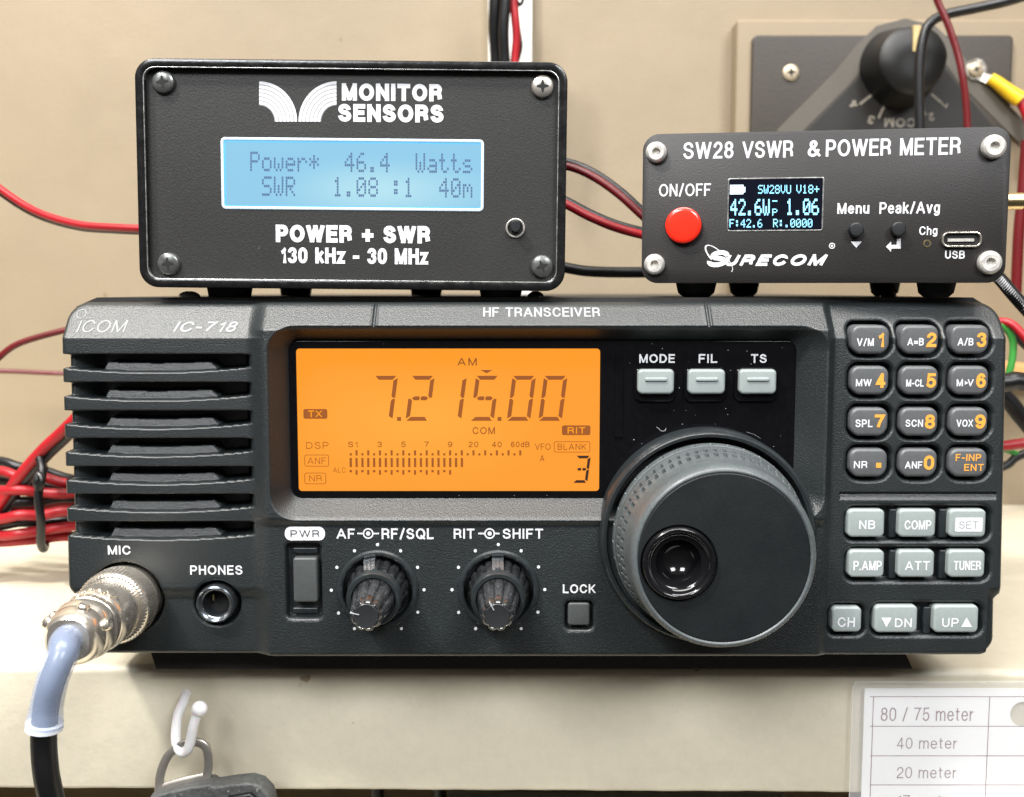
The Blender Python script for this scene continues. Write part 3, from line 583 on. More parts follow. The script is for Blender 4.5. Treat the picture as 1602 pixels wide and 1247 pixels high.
def face_panel():
    xs = np.arange(-122, 134, STEP); zs = np.arange(BOTZ - 1.2, TOPZ + 1.2, STEP)
    X, Z = np.meshgrid(xs, zs)
    GT = [555, 599, 643, 686.5, 730, 773.5, 817]
    # silhouette
    XL = np.interp(Z, [zz(1000), zz(500)], [xx(108, 1000), xx(94, 500)]); XR = np.interp(Z, [zz(1000), zz(940), zz(930), zz(500)], [xx(1559, 1000), xx(1560, 940), xx(1568, 930), xx(1577, 500)])
    XL = XL + 1.4 * sstep(zz(915), zz(940), Z)
    for g in GT:
        zt, zb = zz(g), zz(g + 20.5); XL = XL + 1.3 * sstep(zb - .15, zb + .15, Z) * sstep(zt + .15, zt - .15, Z)
    XM, HW = (XL + XR) / 2, (XR - XL) / 2
    zc, hh = (TOPZ + BOTZ) / 2, (TOPZ - BOTZ) / 2
    rc = 4.6
    qx = np.abs(X - XM) - HW + rc; qz = np.abs(Z - zc) - hh + rc
    S = np.hypot(np.maximum(qx, 0), np.maximum(qz, 0)) + np.minimum(np.maximum(qx, qz), 0) - rc
    # large relief
    side = -0.80 * np.maximum(0, Z - zz(529))
    side = side - 1.3 * sstep(zz(918), zz(941), Z) * ((X < xx(425)) | (X > xx(1555)))
    cen_raise = 1.2 + 1.2 * sstep(zz(824), zz(806), Z)
    cen = cen_raise - 1.0 * np.maximum(0, Z - zz(516))
    mc = sstep(xx(388), xx(424), X) * sstep(xx(1302), xx(1284), X)
    H = side * (1 - mc) + cen * mc
    # display recess
    def rsdf(x0, y0, x1, y1, r):
        a, b, c, d = xx(x0), xx(x1), zz(y1), zz(y0); r = r / 6.1
        q1 = np.abs(X - (a + b) / 2) - (b - a) / 2 + r; q2 = np.abs(Z - (c + d) / 2) - (d - c) / 2 + r
        return np.hypot(np.maximum(q1, 0), np.maximum(q2, 0)) + np.minimum(np.maximum(q1, q2), 0) - r
    s1 = rsdf(425, 509, 1288, 812, 42); s2 = rsdf(453, 534, 1243, 781, 16)
    t = np.where(s1 < 0, np.clip(-s1 / (-s1 + np.maximum(s2, 0) + 1e-6), 0, 1), 0)
    te = np.clip(t * 1.02, 0, 1)
    H = H * (1 - te) + (-WP - 0.6) * te
    # louvres
    gx0, gx1 = xx(90), xx(392); lm, lh = xx(245), (xx(392) - xx(98)) / 2
    for g in GT:
        zt = zz(g); zb = zz(g + 19.5) - 1.35 * np.clip(1 - ((X - lm) / lh) ** 2, 0, 1)
        ins = np.clip((zt - Z) / 0.3 + 0.5, 0, 1) * np.clip((Z - zb) / 0.3 + 0.5, 0, 1) * (X < gx1 + 1.0)
        up = Z - zb
        dep = np.full_like(H, -9.0)
        led = (X > xx(163) + np.clip(up, 0, 2) * 0.5) & (X < xx(344) - np.clip(up, 0, 2) * 1.1) & (up < 2.25)
        dep = np.where(led, -2.3 - up * 0.3, dep)
        dep = np.where(X < xx(158), -9.0 + 7.2 * sstep(xx(158), xx(112), X), dep)
        dep = np.where(X > xx(376), np.maximum(dep, -9.0 + 9.0 * sstep(xx(376), xx(398), X)), dep)
        H = H * (1 - ins) + np.minimum(H, dep) * ins

    # separator groove, mould lines, top grooves
    gy = zz(775.5)
    m = (X > xx(1314)) & (X < xx(1559)); prof = np.interp(Z, [gy - 1.15, gy + 0.45, gy + 0.9], [0, -1.1, 0]); H = np.where(m, H + prof, H)
    for gx in (xx(585, 490), xx(1108.5, 490)):
        m = (Z > zz(511)); H = H + m * (-0.7 * np.exp(-((X - gx) / 0.28) ** 2) + 0.35 * np.exp(-((X - gx - 0.65) / 0.22) ** 2) + 0.35 * np.exp(-((X - gx + 0.65) / 0.22) ** 2))
    # holes
    for (cx, cz, w, h, r, dep, bul, dish) in HOLES:
        q1 = np.abs(X - cx) - w / 2 + r
        hb = np.where(Z < cz, bul * np.clip(1 - ((X - cx) / (w / 2)) ** 2, 0, 1), 0)
        q2 = np.abs(Z - cz) - h / 2 + r - hb
        s = np.hypot(np.maximum(q1, 0), np.maximum(q2, 0)) + np.minimum(np.maximum(q1, q2), 0) - r
        if dish: H = H - dish * sstep(1.0, 0.1, s)
        H = H - dep * sstep(0.22, -0.22, s)
    # rounded rim, then the side walls
    re = 1.3; si = np.clip(S + re, 0, re)
    H = H - (re - np.sqrt(np.maximum(re * re - si * si, 0))) - 22 * np.clip(S / 0.45, 0, 1)
    keep = S < 0.65
    idx = -np.ones(X.shape, int); q = keep[:-1, :-1] & keep[1:, :-1] & keep[:-1, 1:] & keep[1:, 1:]
    used = np.zeros_like(keep); used[:-1, :-1] |= q; used[1:, :-1] |= q; used[:-1, 1:] |= q; used[1:, 1:] |= q
    idx[used] = np.arange(used.sum())
    co = np.stack([X[used], -H[used], Z[used]], 1) * MM
    fa = np.stack([idx[:-1, :-1][q], idx[:-1, 1:][q], idx[1:, 1:][q], idx[1:, :-1][q]], 1).astype(np.int32)
    me = bpy.data.meshes.new('front_panel'); me.vertices.add(len(co)); me.vertices.foreach_set('co', co.ravel().astype(np.float32))
    me.loops.add(fa.size); me.loops.foreach_set('vertex_index', fa.ravel())
    me.polygons.add(len(fa)); me.polygons.foreach_set('loop_start', np.arange(0, fa.size, 4, dtype=np.int32))
    me.update(calc_edges=True); me.validate()
    return finish('front_panel', me, M['plastic'], rad, ang=180)
# recesses that hold keys and sockets
for r_ in range(4):
    for c in range(3):
        x, z = R.loc(KX[r_][c], KYs[r_], 0); HOLES.append((x, z + 0.2, 68.5 / 6.1, 51 / 6.1, 2.7, 4.0, 0.75, 0.5))
def slot(x0, y0, x1, y1, r, dep=2.6, dish=0.35):
    xa, xb, za, zb = R.box(x0, y0, x1, y1); HOLES.append(((xa + xb) / 2, (za + zb) / 2, xb - xa, zb - za, r, dep, 0, dish))
slot(1321.7, 792.5, 1549.8, 845.5, 2.6); slot(1322, 856.5, 1548.5, 909, 2.6); slot(1296, 945, 1353, 994, 2.2); slot(1362.6, 943.5, 1537.5, 994, 2.6)
slot(449.5, 848.5, 503.5, 966, 1.4, 2.6, 0.2); slot(884, 939, 927, 983, 1.4, 2.2, 0.2)
def circ(px, py, r, dep, dish=0.0):
    x, z = R.loc(px, py, 0); r = r / 6.1; HOLES.append((x, z, 2 * r, 2 * r, r - 0.01, dep, 0, dish))
circ(591, 922.7, 58, 3.0); circ(780, 922.7, 58, 3.0); circ(338, 944.5, 37, 4.5, 0.3); circ(195, 938, 60, 7.0, 0.2)
panel = face_panel()

# case behind the panel
def chamfer_case():
    x0, x1, z0, z1 = xx(104), xx(1568), 14.5, 104.7; c = 5.0
    P = [(x0, z0), (x1, z0), (x1, z1 - 3), (x1 - c, z1), (x0 + 5.5, z1), (x0, z1 - 2.4)]
    return MB().poly(P, 11.0, 246.0)
obj('case', chamfer_case(), M['metal_case'], rad, ang=20)
obj('dark_under_block', MB().poly([(xx(244, 1040, 12), 2.6), (xx(1428, 1040, 12), 2.6), (xx(1395, 1020, 12), 14.6), (xx(225, 1030, 12), 14.6)], 12.0, 230.0), M['metal_case'], rad)  # block added below the case to give the dark band there
for (fx, fy) in ((xx(300), 30), (xx(1350), 30), (xx(300), 210), (xx(1350), 210)):
    obj('foot', MB().add(*(lambda v, f: (v, f))(*(lambda n, r: ([(fx + r * math.cos(2 * PI * i / n), fy + r * math.sin(2 * PI * i / n), z) for z in (-0.0055 * fx + 0.02, 3.0) for i in range(n)],
        [tuple(range(n)), tuple(range(n, 2 * n))] + [(i, (i + 1) % n, (i + 1) % n + n, i + n) for i in range(n)]))(24, 7))), M['void'], rad)
def dome(name, parent, x, y, z, r, h, m):
    rg = []
    for k in range(6):
        a = PI / 2 * k / 6; rg.append([(x + r * math.cos(a) * math.cos(t), y + r * math.cos(a) * math.sin(t), z + h * math.sin(a)) for t in [2 * PI * i / 28 for i in range(28)]])
    return obj(name, MB().rings(rg), m, parent)
dome('case_screw', rad, R.loc(296, 460, 16)[0], 16, 104.7, 3.0, 1.7, M['steel']); dome('case_screw', rad, R.loc(838, 460, 16)[0], 16, 104.7, 2.3, 1.7, M['darkscrew'])
dome('case_screw', rad, R.loc(1390, 460, 30)[0], 30, 104.7, 2.3, 1.7, M['darkscrew'])

# display window
xa, xb, za, zb = R.box(452, 533, 1244, 782, WP)
win = obj('display_window', MB().rr((xa + xb) / 2, (za + zb) / 2, xb - xa, zb - za, 2.4, WP, WP + 3, 0.25), M['gloss'], rad)
mb = MB(); pbox(mb, R, (962, 550, 974, 684), WP, 0.30)
obj('window_rib', mb, M['gloss'], win)
xa, xb, za, zb = R.box(465.5, 545.4, 938, 768, WP)
M['lcd'] = screen_mat('amber_backlight', (1.0, 0.385, 0.018), (1.0, 0.315, 0.0), 1.0, xa + (xb - xa) * 0.38, (za + zb) / 2, (xb - xa) * 0.55, (zb - za) * 0.55)
lcd = obj('lcd_screen', MB().rr((xa + xb) / 2, (za + zb) / 2, xb - xa, zb - za, 0.9, WP - 0.12, WP + 0.2), M['lcd'], rad, smooth=False)
D = WP - 0.14
def zo(x, y): return 440 + x / 3.0808, 500 + y / 3.0808
mb = MB(); s = 3.0808
for x0, segs in ((450, 'abc'), (627, 'abged'), (782, 'bc'), (939, 'afgcd'), (1115, 'abcdef'), (1267, 'abcdef')):
    px_, py_ = zo(x0, 271); seg7(mb, R, px_, py_, 113 / s, 217 / s, 19 / s, segs, D)
for x0 in (568, 1052):
    px_, py_ = zo(x0, 479); pbox(mb, R, (px_ - 3.1, py_ - 3, px_ + 3.1, py_ + 3), D, 0.04)
ppoly(mb, R, [zo(960, 243), zo(1018, 243), zo(990, 259)], D, 0.04)
obj('frequency_digits', mb, M['inkdigit'], lcd, smooth=False)
mb = MB(); px_, py_ = zo(1422, 656); seg7(mb, R, px_, py_, 70 / s, 131 / s, 13 / s, 'abgcd', D, gap=0.8)
obj('memory_digit', mb, M['inkdark'], lcd, smooth=False)
mb = MB()
def lt(t_, x0, y0, x1, y1, **k):
    a = zo(x0, y0); b = zo(x1, y1); put_text(mb, t_, R, (*a, *b), D, th=0.04, **k)
lt('AM', 850, 185, 942, 222, space=1.25, bold=0.02); lt('COM', 922, 518, 1030, 552, space=1.1, bold=0.02); lt('DSP', 120, 590, 228, 623, space=1.15, bold=0.005)
lt('ANF', 127, 665, 215, 696, space=1.1, bold=0.005); lt('NR', 135, 750, 195, 780, space=1.1, bold=0.005); lt('ALC', 250, 713, 310, 738, space=1.15, bold=0)
lt('VFO', 1223, 597, 1298, 628, bold=0.005); lt('BLANK', 1332, 598, 1470, 628, space=1.1, bold=0.01); lt('A', 1247, 653, 1268, 683, bold=0.01)
for t_, a, b in (('S1', 322, 368), ('3', 463, 485), ('5', 578, 600), ('7', 690, 712), ('9', 803, 825), ('20', 903, 950), ('40', 1015, 1062), ('60dB', 1107, 1197)):
    lt(t_, a, 588, b, 615, bold=0.02, space=1.1)
obj('display_lettering', mb, M['inkdigit'], lcd, smooth=False)
mb = MB()
for k in range(15):
    x = 363 + 56.35 * k; pbox(mb, R, (*zo(x - 5, 630), *zo(x + 5, 655)), D, 0.04); pbox(mb, R, (*zo(x - 33, 644), *zo(x - 23, 655)), D, 0.04)
for k in range(20):
    x = 335 + 28.2 * k; pbox(mb, R, (*zo(x - 5.5, 667), *zo(x + 5.5, 711)), D, 0.04)
for k in range(9):
    x = 335 + 56.35 * k; pbox(mb, R, (*zo(x - 6, 725), *zo(x + 6, 736)), D, 0.04); pbox(mb, R, (*zo(x + 23, 725), *zo(x + 33, 748)), D, 0.04)
for (x0, y0, x1, y1) in ((112, 651, 230, 708), (112, 738, 216, 793), (1314, 587, 1489, 640)):
    a, b, c, d = R.box(*zo(x0, y0), *zo(x1, y1), D); mb.ring_rr((a + b) / 2, (c + d) / 2, b - a, d - c, 0.55, 0.16, D - 0.04, D, 0.01)
obj('meter_bars', mb, M['inkdigit'], lcd, smooth=False)
M['lcdhi'] = mat('lcd_clear', (0.02, 0.01, 0), 0.4, emit=((1.0, 0.34, 0.01), 1.0), var=(90, 0.1))
for t_, b1_, b2_ in (('TX', (107, 431, 222, 478), (130, 438, 196, 471)), ('RIT', (1353, 510, 1490, 557), (1380, 518, 1466, 550))):
    mb = MB(); pbox(mb, R, (*zo(*b1_[:2]), *zo(*b1_[2:])), D, 0.03, 0.5); obj('indicator_badge', mb, M['inkdigit'], lcd, smooth=False)
    mb = MB(); put_text(mb, t_, R, (*zo(*b2_[:2]), *zo(*b2_[2:])), D - 0.04, bold=0.03, th=0.04); obj('badge_lettering', mb, M['lcdhi'], lcd, smooth=False)
# printed words on the window
mb = MB()
for t_, a, b in (('MODE', 1000, 1055.8), ('FIL', 1093, 1122), ('TS', 1174.8, 1199.4)): put_text(mb, t_, R, (a, 554, b, 567.8), WP, bold=0.035, th=0.06)
obj('lettering', mb, M['print'], win, smooth=False)
mb = MB()
for k in range(42):
    px_, py_ = (rng.uniform(945, 1235), rng.uniform(540, 700)) if k < 34 else (rng.uniform(456, 1235), rng.choice([538, 775]))
    r = 0.05 + 0.10 * rng.random() ** 2; x, z = R.loc(px_, py_, WP); mb.box(x - r, x + r, WP - 0.06, WP, z - r * 0.8, z + r * 0.8)
mb.tube([W(1027, 668, WP - .15), W(1031, 671, WP - .3), W(1034, 674, WP - .3), W(1040, 674, WP - .3), W(1042, 670, WP - .15)], 0.06, 6, 5)
mb.tube([W(1168, 676, WP - .1), W(1180, 680, WP - .15), W(1190, 686, WP - .1)], 0.025, 6, 5)
tag(obj('dust', mb, M['print_grey'], win, smooth=False), None, None, kind='stuff')

# three white mode buttons
for k, (a, b) in enumerate(((997.8, 1055), (1076.7, 1135), (1156.5, 1215.2))):
    d = 1.2; xa, xb, za, zb = R.box(a, 578, b, 616, d)
    s_ = obj('mode_button', MB().rr((xa + xb) / 2, (za + zb) / 2, xb - xa, zb - za, 1.2, d, WP + 1, 0.7, bulge=0.35), M['btn'], rad)
    obj('socket', MB().rr((xa + xb) / 2, (za + zb) / 2 - 0.9, xb - xa + 1.5, zb - za + 2.4, 1.8, WP - 1.0, WP + 0.5, 0.6, bulge=0.5), M['gloss'], s_)
    mb = MB().rr((xa + xb) / 2, (za + zb) / 2 + 0.55, 5.8, 1.0, 0.45, d - 0.42, d + 0.1, 0.3)
    obj('ridge', mb, M['btn'], s_)

# lettering on the panel; the sloped top carries tilted words
def slope_text(mb, body, bx, ztop_ref, slope, h0, bold=0.02, shear=0.0, space=1.0):
    def onslope(px, py):      # solve the ray against the sloped surface
        d = 0.0
        for _ in range(30): x, z = R.loc(px, py, d); d = -(h0 - slope * max(0, z - ztop_ref))
        return x, z, d
    ym = (bx[1] + bx[3]) / 2; xa = onslope(bx[0], ym)[0]; xb = onslope(bx[2], ym)[0]; xm = (bx[0] + bx[2]) / 2
    za = onslope(xm, bx[3])[1]; zb = onslope(xm, bx[1])[1]; hs = (zb - za) * math.hypot(1, slope)
    v, f = glyphs(body, bold, shear, space, (xb - xa) / hs); v = v.copy()
    x = xa + v[:, 0] * hs; z = za + v[:, 1] * (zb - za)
    y = -(h0 - slope * np.maximum(0, z - ztop_ref)) - 0.16 * v[:, 2]
    mb.add(np.stack([x, y, z], 1), f)
mb = MB(); slope_text(mb, 'HF TRANSCEIVER', (756, 481, 938.5, 495.5), zz(516), 1.0, 2.4, bold=0.02, space=1.1)
obj('lettering', mb, M['print_mid'], panel, smooth=False)
mb = MB(); slope_text(mb, 'ıCOM', (122, 501, 199, 520), zz(529), 0.80, 0.0, bold=0.0, shear=0.12, space=1.05)
slope_text(mb, 'O', (120.5, 484, 135.5, 498.5), zz(529), 0.80, 0.0, bold=-0.012)
obj('maker_name', mb, M['print_faint'], panel, smooth=False)
mb = MB(); slope_text(mb, 'IC-718', (272.4, 503, 372, 519.4), zz(529), 0.80, 0.0, bold=0.03, shear=0.25, space=1.0)
obj('model_number', mb, M['print_faint'], panel, smooth=False)
CD = -1.2                   # surface of the raised centre section
mb = MB()
put_text(mb, 'MIC', R, (169, 853.5, 204.4, 867.5), 0, bold=0.03); put_text(mb, 'PHONES', R, (297.6, 884.5, 379.4, 899), 0, bold=0.03, space=1.02)
for t_, bx in (('AF', (526.7, 827, 555, 842.8)), ('RF/SQL', (597, 826.5, 678.3, 843.5)), ('RIT', (709.8, 827, 742.3, 842.8)), ('SHIFT', (786.4, 827, 849.7, 842.8)), ('LOCK', (880.5, 914, 931.5, 928))):
    put_text(mb, t_, R, bx, CD, bold=0.03)
for cx, a, b in ((576, 559, 593), (766, 748, 781.5)):
    pring(mb, R, cx, 834.7, 8.6, 6.4, CD, 0.08); pdisc(mb, R, cx, 834.7, 3.4, CD, 0.08)
    pbox(mb, R, (a, 833.6, cx - 8.2, 835.8), CD, 0.08); pbox(mb, R, (cx + 8.2, 833.6, b, 835.8), CD, 0.08)
for cx, cy in ((495, 160), (384, 190), (606, 190), (299, 270), (688, 270), (272, 380), (719, 378), (307, 490), (689, 486), (610, 565), (384, 565),
               (1077, 160), (966, 190), (1187, 190), (885, 270), (1271, 268), (854, 378), (1301, 377), (886, 487), (1268, 486), (968, 565), (1187, 565)):
    pdisc(mb, R, 430 + cx / 3.0808, 800 + cy / 3.0808, 2.5, CD, 0.08, 16)
obj('lettering', mb, M['print'], panel, smooth=False)
mb = MB(); pbox(mb, R, (445.6, 824, 508.5, 845.4), CD, 0.10, 1.6); obj('name_badge', mb, M['print'], panel, smooth=False)
mb = MB(); put_text(mb, 'PWR', R, (454.5, 829.5, 499.5, 840.3), CD - 0.10, bold=0.018, space=1.05, th=0.05); obj('badge_lettering', mb, M['darktext'], panel, smooth=False)

# number keys
LEG = [[('V/M', (210, 205, 320, 255), '1', (343, 167, 388, 262)), ('A=B', (538, 203, 645, 252), '2', (663, 167, 727, 262)), ('A/B', (865, 203, 968, 252), '3', (988, 167, 1052, 262))],
       [('MW', (203, 470, 305, 517), '4', (332, 432, 395, 527)), ('M-CL', (530, 472, 645, 519), '5', (660, 432, 724, 527)), ('M V', (858, 470, 968, 517), '6', (985, 432, 1048, 527))],
       [('SPL', (200, 733, 312, 783), '7', (325, 700, 392, 793)), ('SCN', (525, 733, 640, 781), '8', (652, 700, 718, 793)), ('VOX', (857, 733, 965, 781), '9', (978, 700, 1047, 793))],
       [('NR', (190, 1003, 278, 1050), '.', (335, 1015, 368, 1047)), ('ANF', (522, 1005, 635, 1052), '0', (645, 967, 712, 1060)), ('F-INP', (852, 957, 1018, 1003), 'ENT', (907, 1022, 1034, 1067))]]
KD = -1.0
for r_ in range(4):
    for c in range(3):
        cx, cz = R.loc(KX[r_][c], KYs[r_], KD)
        k = obj('number_key', MB().rr(cx, cz, 60 / 6.13, 42.5 / 6.13, 2.3, KD, 5.2, 0.8, bulge=0.62), M['key'], rad)
        a, ba, b, bb = LEG[r_][c]
        q = lambda bx: (1290 + bx[0] / 4.157, 480 + bx[1] / 4.157, 1290 + bx[2] / 4.157, 480 + bx[3] / 4.157)
        last = (r_ == 3 and c == 2)
        mb = MB(); put_text(mb, a, R, q(ba), KD, bold=0.03 if last else 0.030)
        if a == 'M V':
            x0, y0, x1, y1 = q((912, 482, 934, 508)); ppoly(mb, R, [(x0, y0), (x1, (y0 + y1) / 2), (x0, y1)], KD, 0.08)
        if last: put_text(mb, b, R, q(bb), KD, bold=0.03)
        obj('legend', mb, M['orange'] if last else M['print'], k, smooth=False)
        if not last:
            mb = MB()
            if b == '.': pbox(mb, R, q(bb), KD, 0.08)
            else: put_text(mb, b, R, q(bb), KD, bold=0.045)
            obj('numeral', mb, M['orange'], k, smooth=False)
# pale keys
BL = {'NB': (1344, 814, 1369.3, 827.8), 'COMP': (1415, 814, 1457, 828.5), 'P.AMP': (1335, 877.4, 1379.5, 892.3), 'ATT': (1416, 877.8, 1454.5, 892), 'TUNER': (1491.8, 877.4, 1534.6, 892),
      'CH': (1310.4, 965.7, 1337.4, 980.8), 'DN': (1400, 967.4, 1426.4, 981.3), 'UP': (1473.7, 967, 1499.7, 981)}
for n_, x0, y0, x1, y1 in BTN:
    xa, xb, za, zb = R.box(x0, y0, x1, y1, KD)
    k = obj('function_key', MB().rr((xa + xb) / 2, (za + zb) / 2, xb - xa, zb - za, 1.3, KD, 3.0, 0.6), M['btn'], rad)
    mb = MB()
    if n_ == 'SET':
        pbox(mb, R, (1494.4, 810, 1537, 831.7), KD, 0.06, 0.3); obj('legend', mb, M['print'], k, smooth=False)
        mb = MB(); put_text(mb, 'SET', R, (1500.5, 815.5, 1530.5, 827), KD - 0.06, bold=0.0, th=0.05); obj('legend', mb, M['greytext'], k, smooth=False)
    else:
        put_text(mb, n_, R, BL[n_], KD, bold=0.025)
        if n_ == 'DN': ppoly(mb, R, [(1378.7, 966.6), (1395, 966.6), (1386.8, 981.3)], KD, 0.08)
        if n_ == 'UP': ppoly(mb, R, [(1504, 981), (1520.7, 981), (1512.3, 966.4)], KD, 0.08)
        obj('legend', mb, M['print'], k, smooth=False)
for (x0, y0, x1, y1) in ((1390, 796, 1402, 841), (1468, 796, 1482, 841), (1390, 860, 1402, 905), (1468, 860, 1482, 905), (1443.5, 949, 1456, 991)):
    xa, xb, za, zb = R.box(x0, y0, x1, y1, 1.4); obj('key_divider', MB().rr((xa + xb) / 2, (za + zb) / 2, xb - xa, zb - za, 0.4, 1.0, 3.2, 0.4), M['trim'], rad)
# power and lock buttons
xa, xb, za, zb = R.box(459, 873, 496.5, 942, -1.4)
pw = obj('power_button', MB().rr((xa + xb) / 2, (za + zb) / 2, xb - xa, zb - za, 0.7, -1.6, 2.0, 0.5), M['soft'], rad)
mb = MB()
for (y0, y1) in ((857, 866), (951, 960)):
    xa, xb, za, zb = R.box(457.5, y0, 497, y1, 0.2); mb.rr((xa + xb) / 2, (za + zb) / 2, xb - xa, zb - za, 0.4, 0.3, 2.0, 0.35)
obj('guard', mb, M['trim'], pw)
xa, xb, za, zb = R.box(888.5, 943.5, 922.5, 978.5, -1.2)
obj('lock_button', MB().rr((xa + xb) / 2, (za + zb) / 2, xb - xa, zb - za, 0.8, -1.2, 2.0, 0.45), M['soft'], rad)

# headphone socket
x, z = R.loc(338, 944.5, 0)
j = obj('phones_socket', MB().lathe(x, z, [(6, 5.15), (-0.2, 5.15), (-0.9, 4.9), (-1.1, 4.5), (-0.9, 4.0), (-0.3, 3.5), (6, 3.4)], 56, cap0=False, cap1=False), M['jack'], rad)
obj('bore', MB().lathe(x, z, [(5, 3.45), (4.0, 3.4)], 32), M['void'], j)
obj('contact', MB().box(x - 1.3, x - 0.9, 1.5, 3.9, z + 0.4, z + 2.0), M['brass'], j)
# microphone socket
x, z = R.loc(195, 938, 0)
obj('microphone_socket', MB().lathe(x, z, [(6, 8.8), (-0.5, 8.8), (-0.9, 8.4), (-0.5, 8.0), (6, 8.0)], 56), M['nickel'], rad)

# small concentric knobs
def fluted(n, amp):
    return lambda k, y, r, a: r * (1 - amp * (0.5 + 0.5 * math.cos(n * a)) ** 4)
for (cx, cy, tipdir, ptr) in ((591, 922.7, PI * 0.93, 102), (780, 922.7, PI * 0.66, 91)):
    x, z = R.loc(cx, cy, -1.2)
    n_ = 200
    k = obj('control_knob', MB().lathe(x, z, [(2.5, 8.0), (-2, 8.0), (-8.0, 7.0), (-9.4, 6.9), (-9.8, 6.5)], n_, fluted(18, 0.075), cap0=False), M['smoke'], rad, ang=60)
    obj('collar', MB().lathe(x, z, [(0.5, 10.6), (-1.7, 10.6), (-2.2, 10.2), (-2.3, 9.7), (-2.0, 9.2), (2.0, 8.9), (3.5, 8.9)], 72, cap0=False, cap1=False), M['trim'], k)
    obj('rim', MB().lathe(x, z, [(-7.8, 7.05), (-10.0, 6.95), (-10.5, 6.6), (-10.5, 5.7), (-9.6, 5.5)], 72, cap0=False, cap1=False), M['trim'], k)
    def m2(k_, y, r, a): return r * (1 - 0.10 * (0.5 + 0.5 * math.cos(9 * a + tipdir)) ** 3)
    ik = obj('inner_knob', MB().lathe(x, z, [(-9.0, 5.5), (-12, 5.25), (-20, 4.4), (-23.0, 4.1), (-23.9, 3.7), (-24.3, 3.3), (-24.1, 3.05), (-24.0, 2.6)], 180, m2, cap0=False), M['smoke'], k, ang=60)
    obj('knob_tip', MB().lathe(x, z, [(-23.0, 3.0), (-24.28, 3.0), (-24.4, 2.85), (-24.3, 2.0)], 48, cap0=False), M['tipface'], k)
    c, s_ = math.cos(tipdir), math.sin(tipdir); mb = MB()
    P = [(x + c * a - s_ * b, z + s_ * a + c * b) for a, b in ((1.7, -0.09), (3.9, -0.12), (3.9, 0.12), (1.7, 0.09))]; mb.poly(P, -24.5, -23.2)
    o2 = obj('pointer_mark', mb, M['print_grey'], k, smooth=False)
    # ribbed pointer on the outer knob
    a0 = math.radians(ptr); c, s_ = math.cos(a0), math.sin(a0); mb = MB()
    for t_ in (-0.95, 0, 0.95):
        for b0, b1, lo_, hi_ in ((t_ - 0.36, t_ + 0.36, 6.0, 9.0),):
            P = [(x + c * a - s_ * b, z + s_ * a + c * b) for a, b in ((lo_, b0), (hi_, b0), (hi_, b1), (lo_, b1))]
            q1 = [(px_, -3.6 if i in (1, 2) else -8.6, pz_) for i, (px_, pz_) in enumerate(P)]; q2 = [(px_, 1.0, pz_) for px_, pz_ in P]
            mb.add(q1 + q2, [(0, 1, 2, 3), (7, 6, 5, 4), (0, 4, 5, 1), (1, 5, 6, 2), (2, 6, 7, 3), (3, 7, 4, 0)])
    P = [(x + c * a - s_ * b, z + s_ * a + c * b) for a, b in ((6.0, -1.5), (8.9, -1.5), (8.9, 1.5), (6.0, 1.5))]
    q1 = [(px_, -3.2 if i in (1, 2) else -8.2, pz_) for i, (px_, pz_) in enumerate(P)]; q2 = [(px_, 1.0, pz_) for px_, pz_ in P]
    mb.add(q1 + q2, [(0, 1, 2, 3), (7, 6, 5, 4), (0, 4, 5, 1), (1, 5, 6, 2), (2, 6, 7, 3), (3, 7, 4, 0)])
    obj('pointer', mb, M['jack'], k, smooth=False)

# main tuning knob
x, z = R.loc(1133.5, 874, -24); KR = 22.1
tk = None
def tmod(k, y, r, a):
    if -13.8 < y < -11.4 or -10.9 < y < -8.5:
        ph = (a / (2 * PI) * 64 + (0.16 if y > -11.2 else 0)) % 1
        if ph < 0.34: return r - 1.3
    if -5.2 < y < -3.6:
        if ((a / (2 * PI) * 36) % 1) < 0.10: return r - 0.7
    return r
prof = [(0.5, 24.6), (-2.8, 24.8), (-3.5, 25.0), (-3.7, 25.0), (-5.1, 24.9), (-5.8, 24.8), (-6.0, 24.2), (-6.5, 24.6), (-8.3, 24.4), (-8.45, 24.35), (-8.55, 24.35), (-10.85, 23.9), (-10.95, 23.9), (-11.35, 23.75), (-11.45, 23.75), (-13.75, 23.25),
        (-13.85, 23.2), (-17, 22.8), (-20.5, 22.6), (-22.2, 22.45), (-23.2, 22.1), (-23.8, 21.6), (-24.0, 21.2), (-23.9, 20.9), (-23.6, 20.7)]
tk = obj('tuning_knob', MB().lathe(x, z, prof, 768, tmod, cap0=False, cap1=False), M['rubber'], rad, ang=50)
DX, DZ = R.loc(1062.5, 881.4, -24); ddx, ddz = DX - x, DZ - z
dr = 8.9
# face disc with the dimple opening
n = 96; rg = []
for (f_, rr_, yy) in ((0, 20.75, -23.6), (0, 20.4, -23.75), (1, dr + 0.5, -23.75), (1, dr + 0.2, -23.4), (1, dr + 0.1, -21)):
    rg.append([(x + (ddx if f_ else 0) + rr_ * math.cos(a), yy, z + (ddz if f_ else 0) + rr_ * math.sin(a)) for a in [2 * PI * i / n for i in range(n)]])
obj('knob_face', MB().rings(rg, False, False), M['knobface'], tk, ang=12)
pr = [(-21, 8.9), (-24.2, 8.85), (-24.9, 8.6), (-25.1, 8.2), (-24.9, 7.7), (-24.3, 7.3), (-23.4, 6.9), (-23.0, 6.2)]
for k in range(10):
    a = PI / 2 * k / 10; pr.append((-22.9 + 4.6 * math.sin(a), 5.5 * math.cos(a) + 0.02))
M['bowl'] = mat('polished_black_bowl', (0.006, 0.006, 0.007), 0.10, var=(300, 0.2))
obj('finger_dimple', MB().lathe(DX, DZ, pr, 72, cap0=False), M['bowl'], tk, ang=60)
cx_, cz_ = R.loc(1106.5, 840, -1.5)
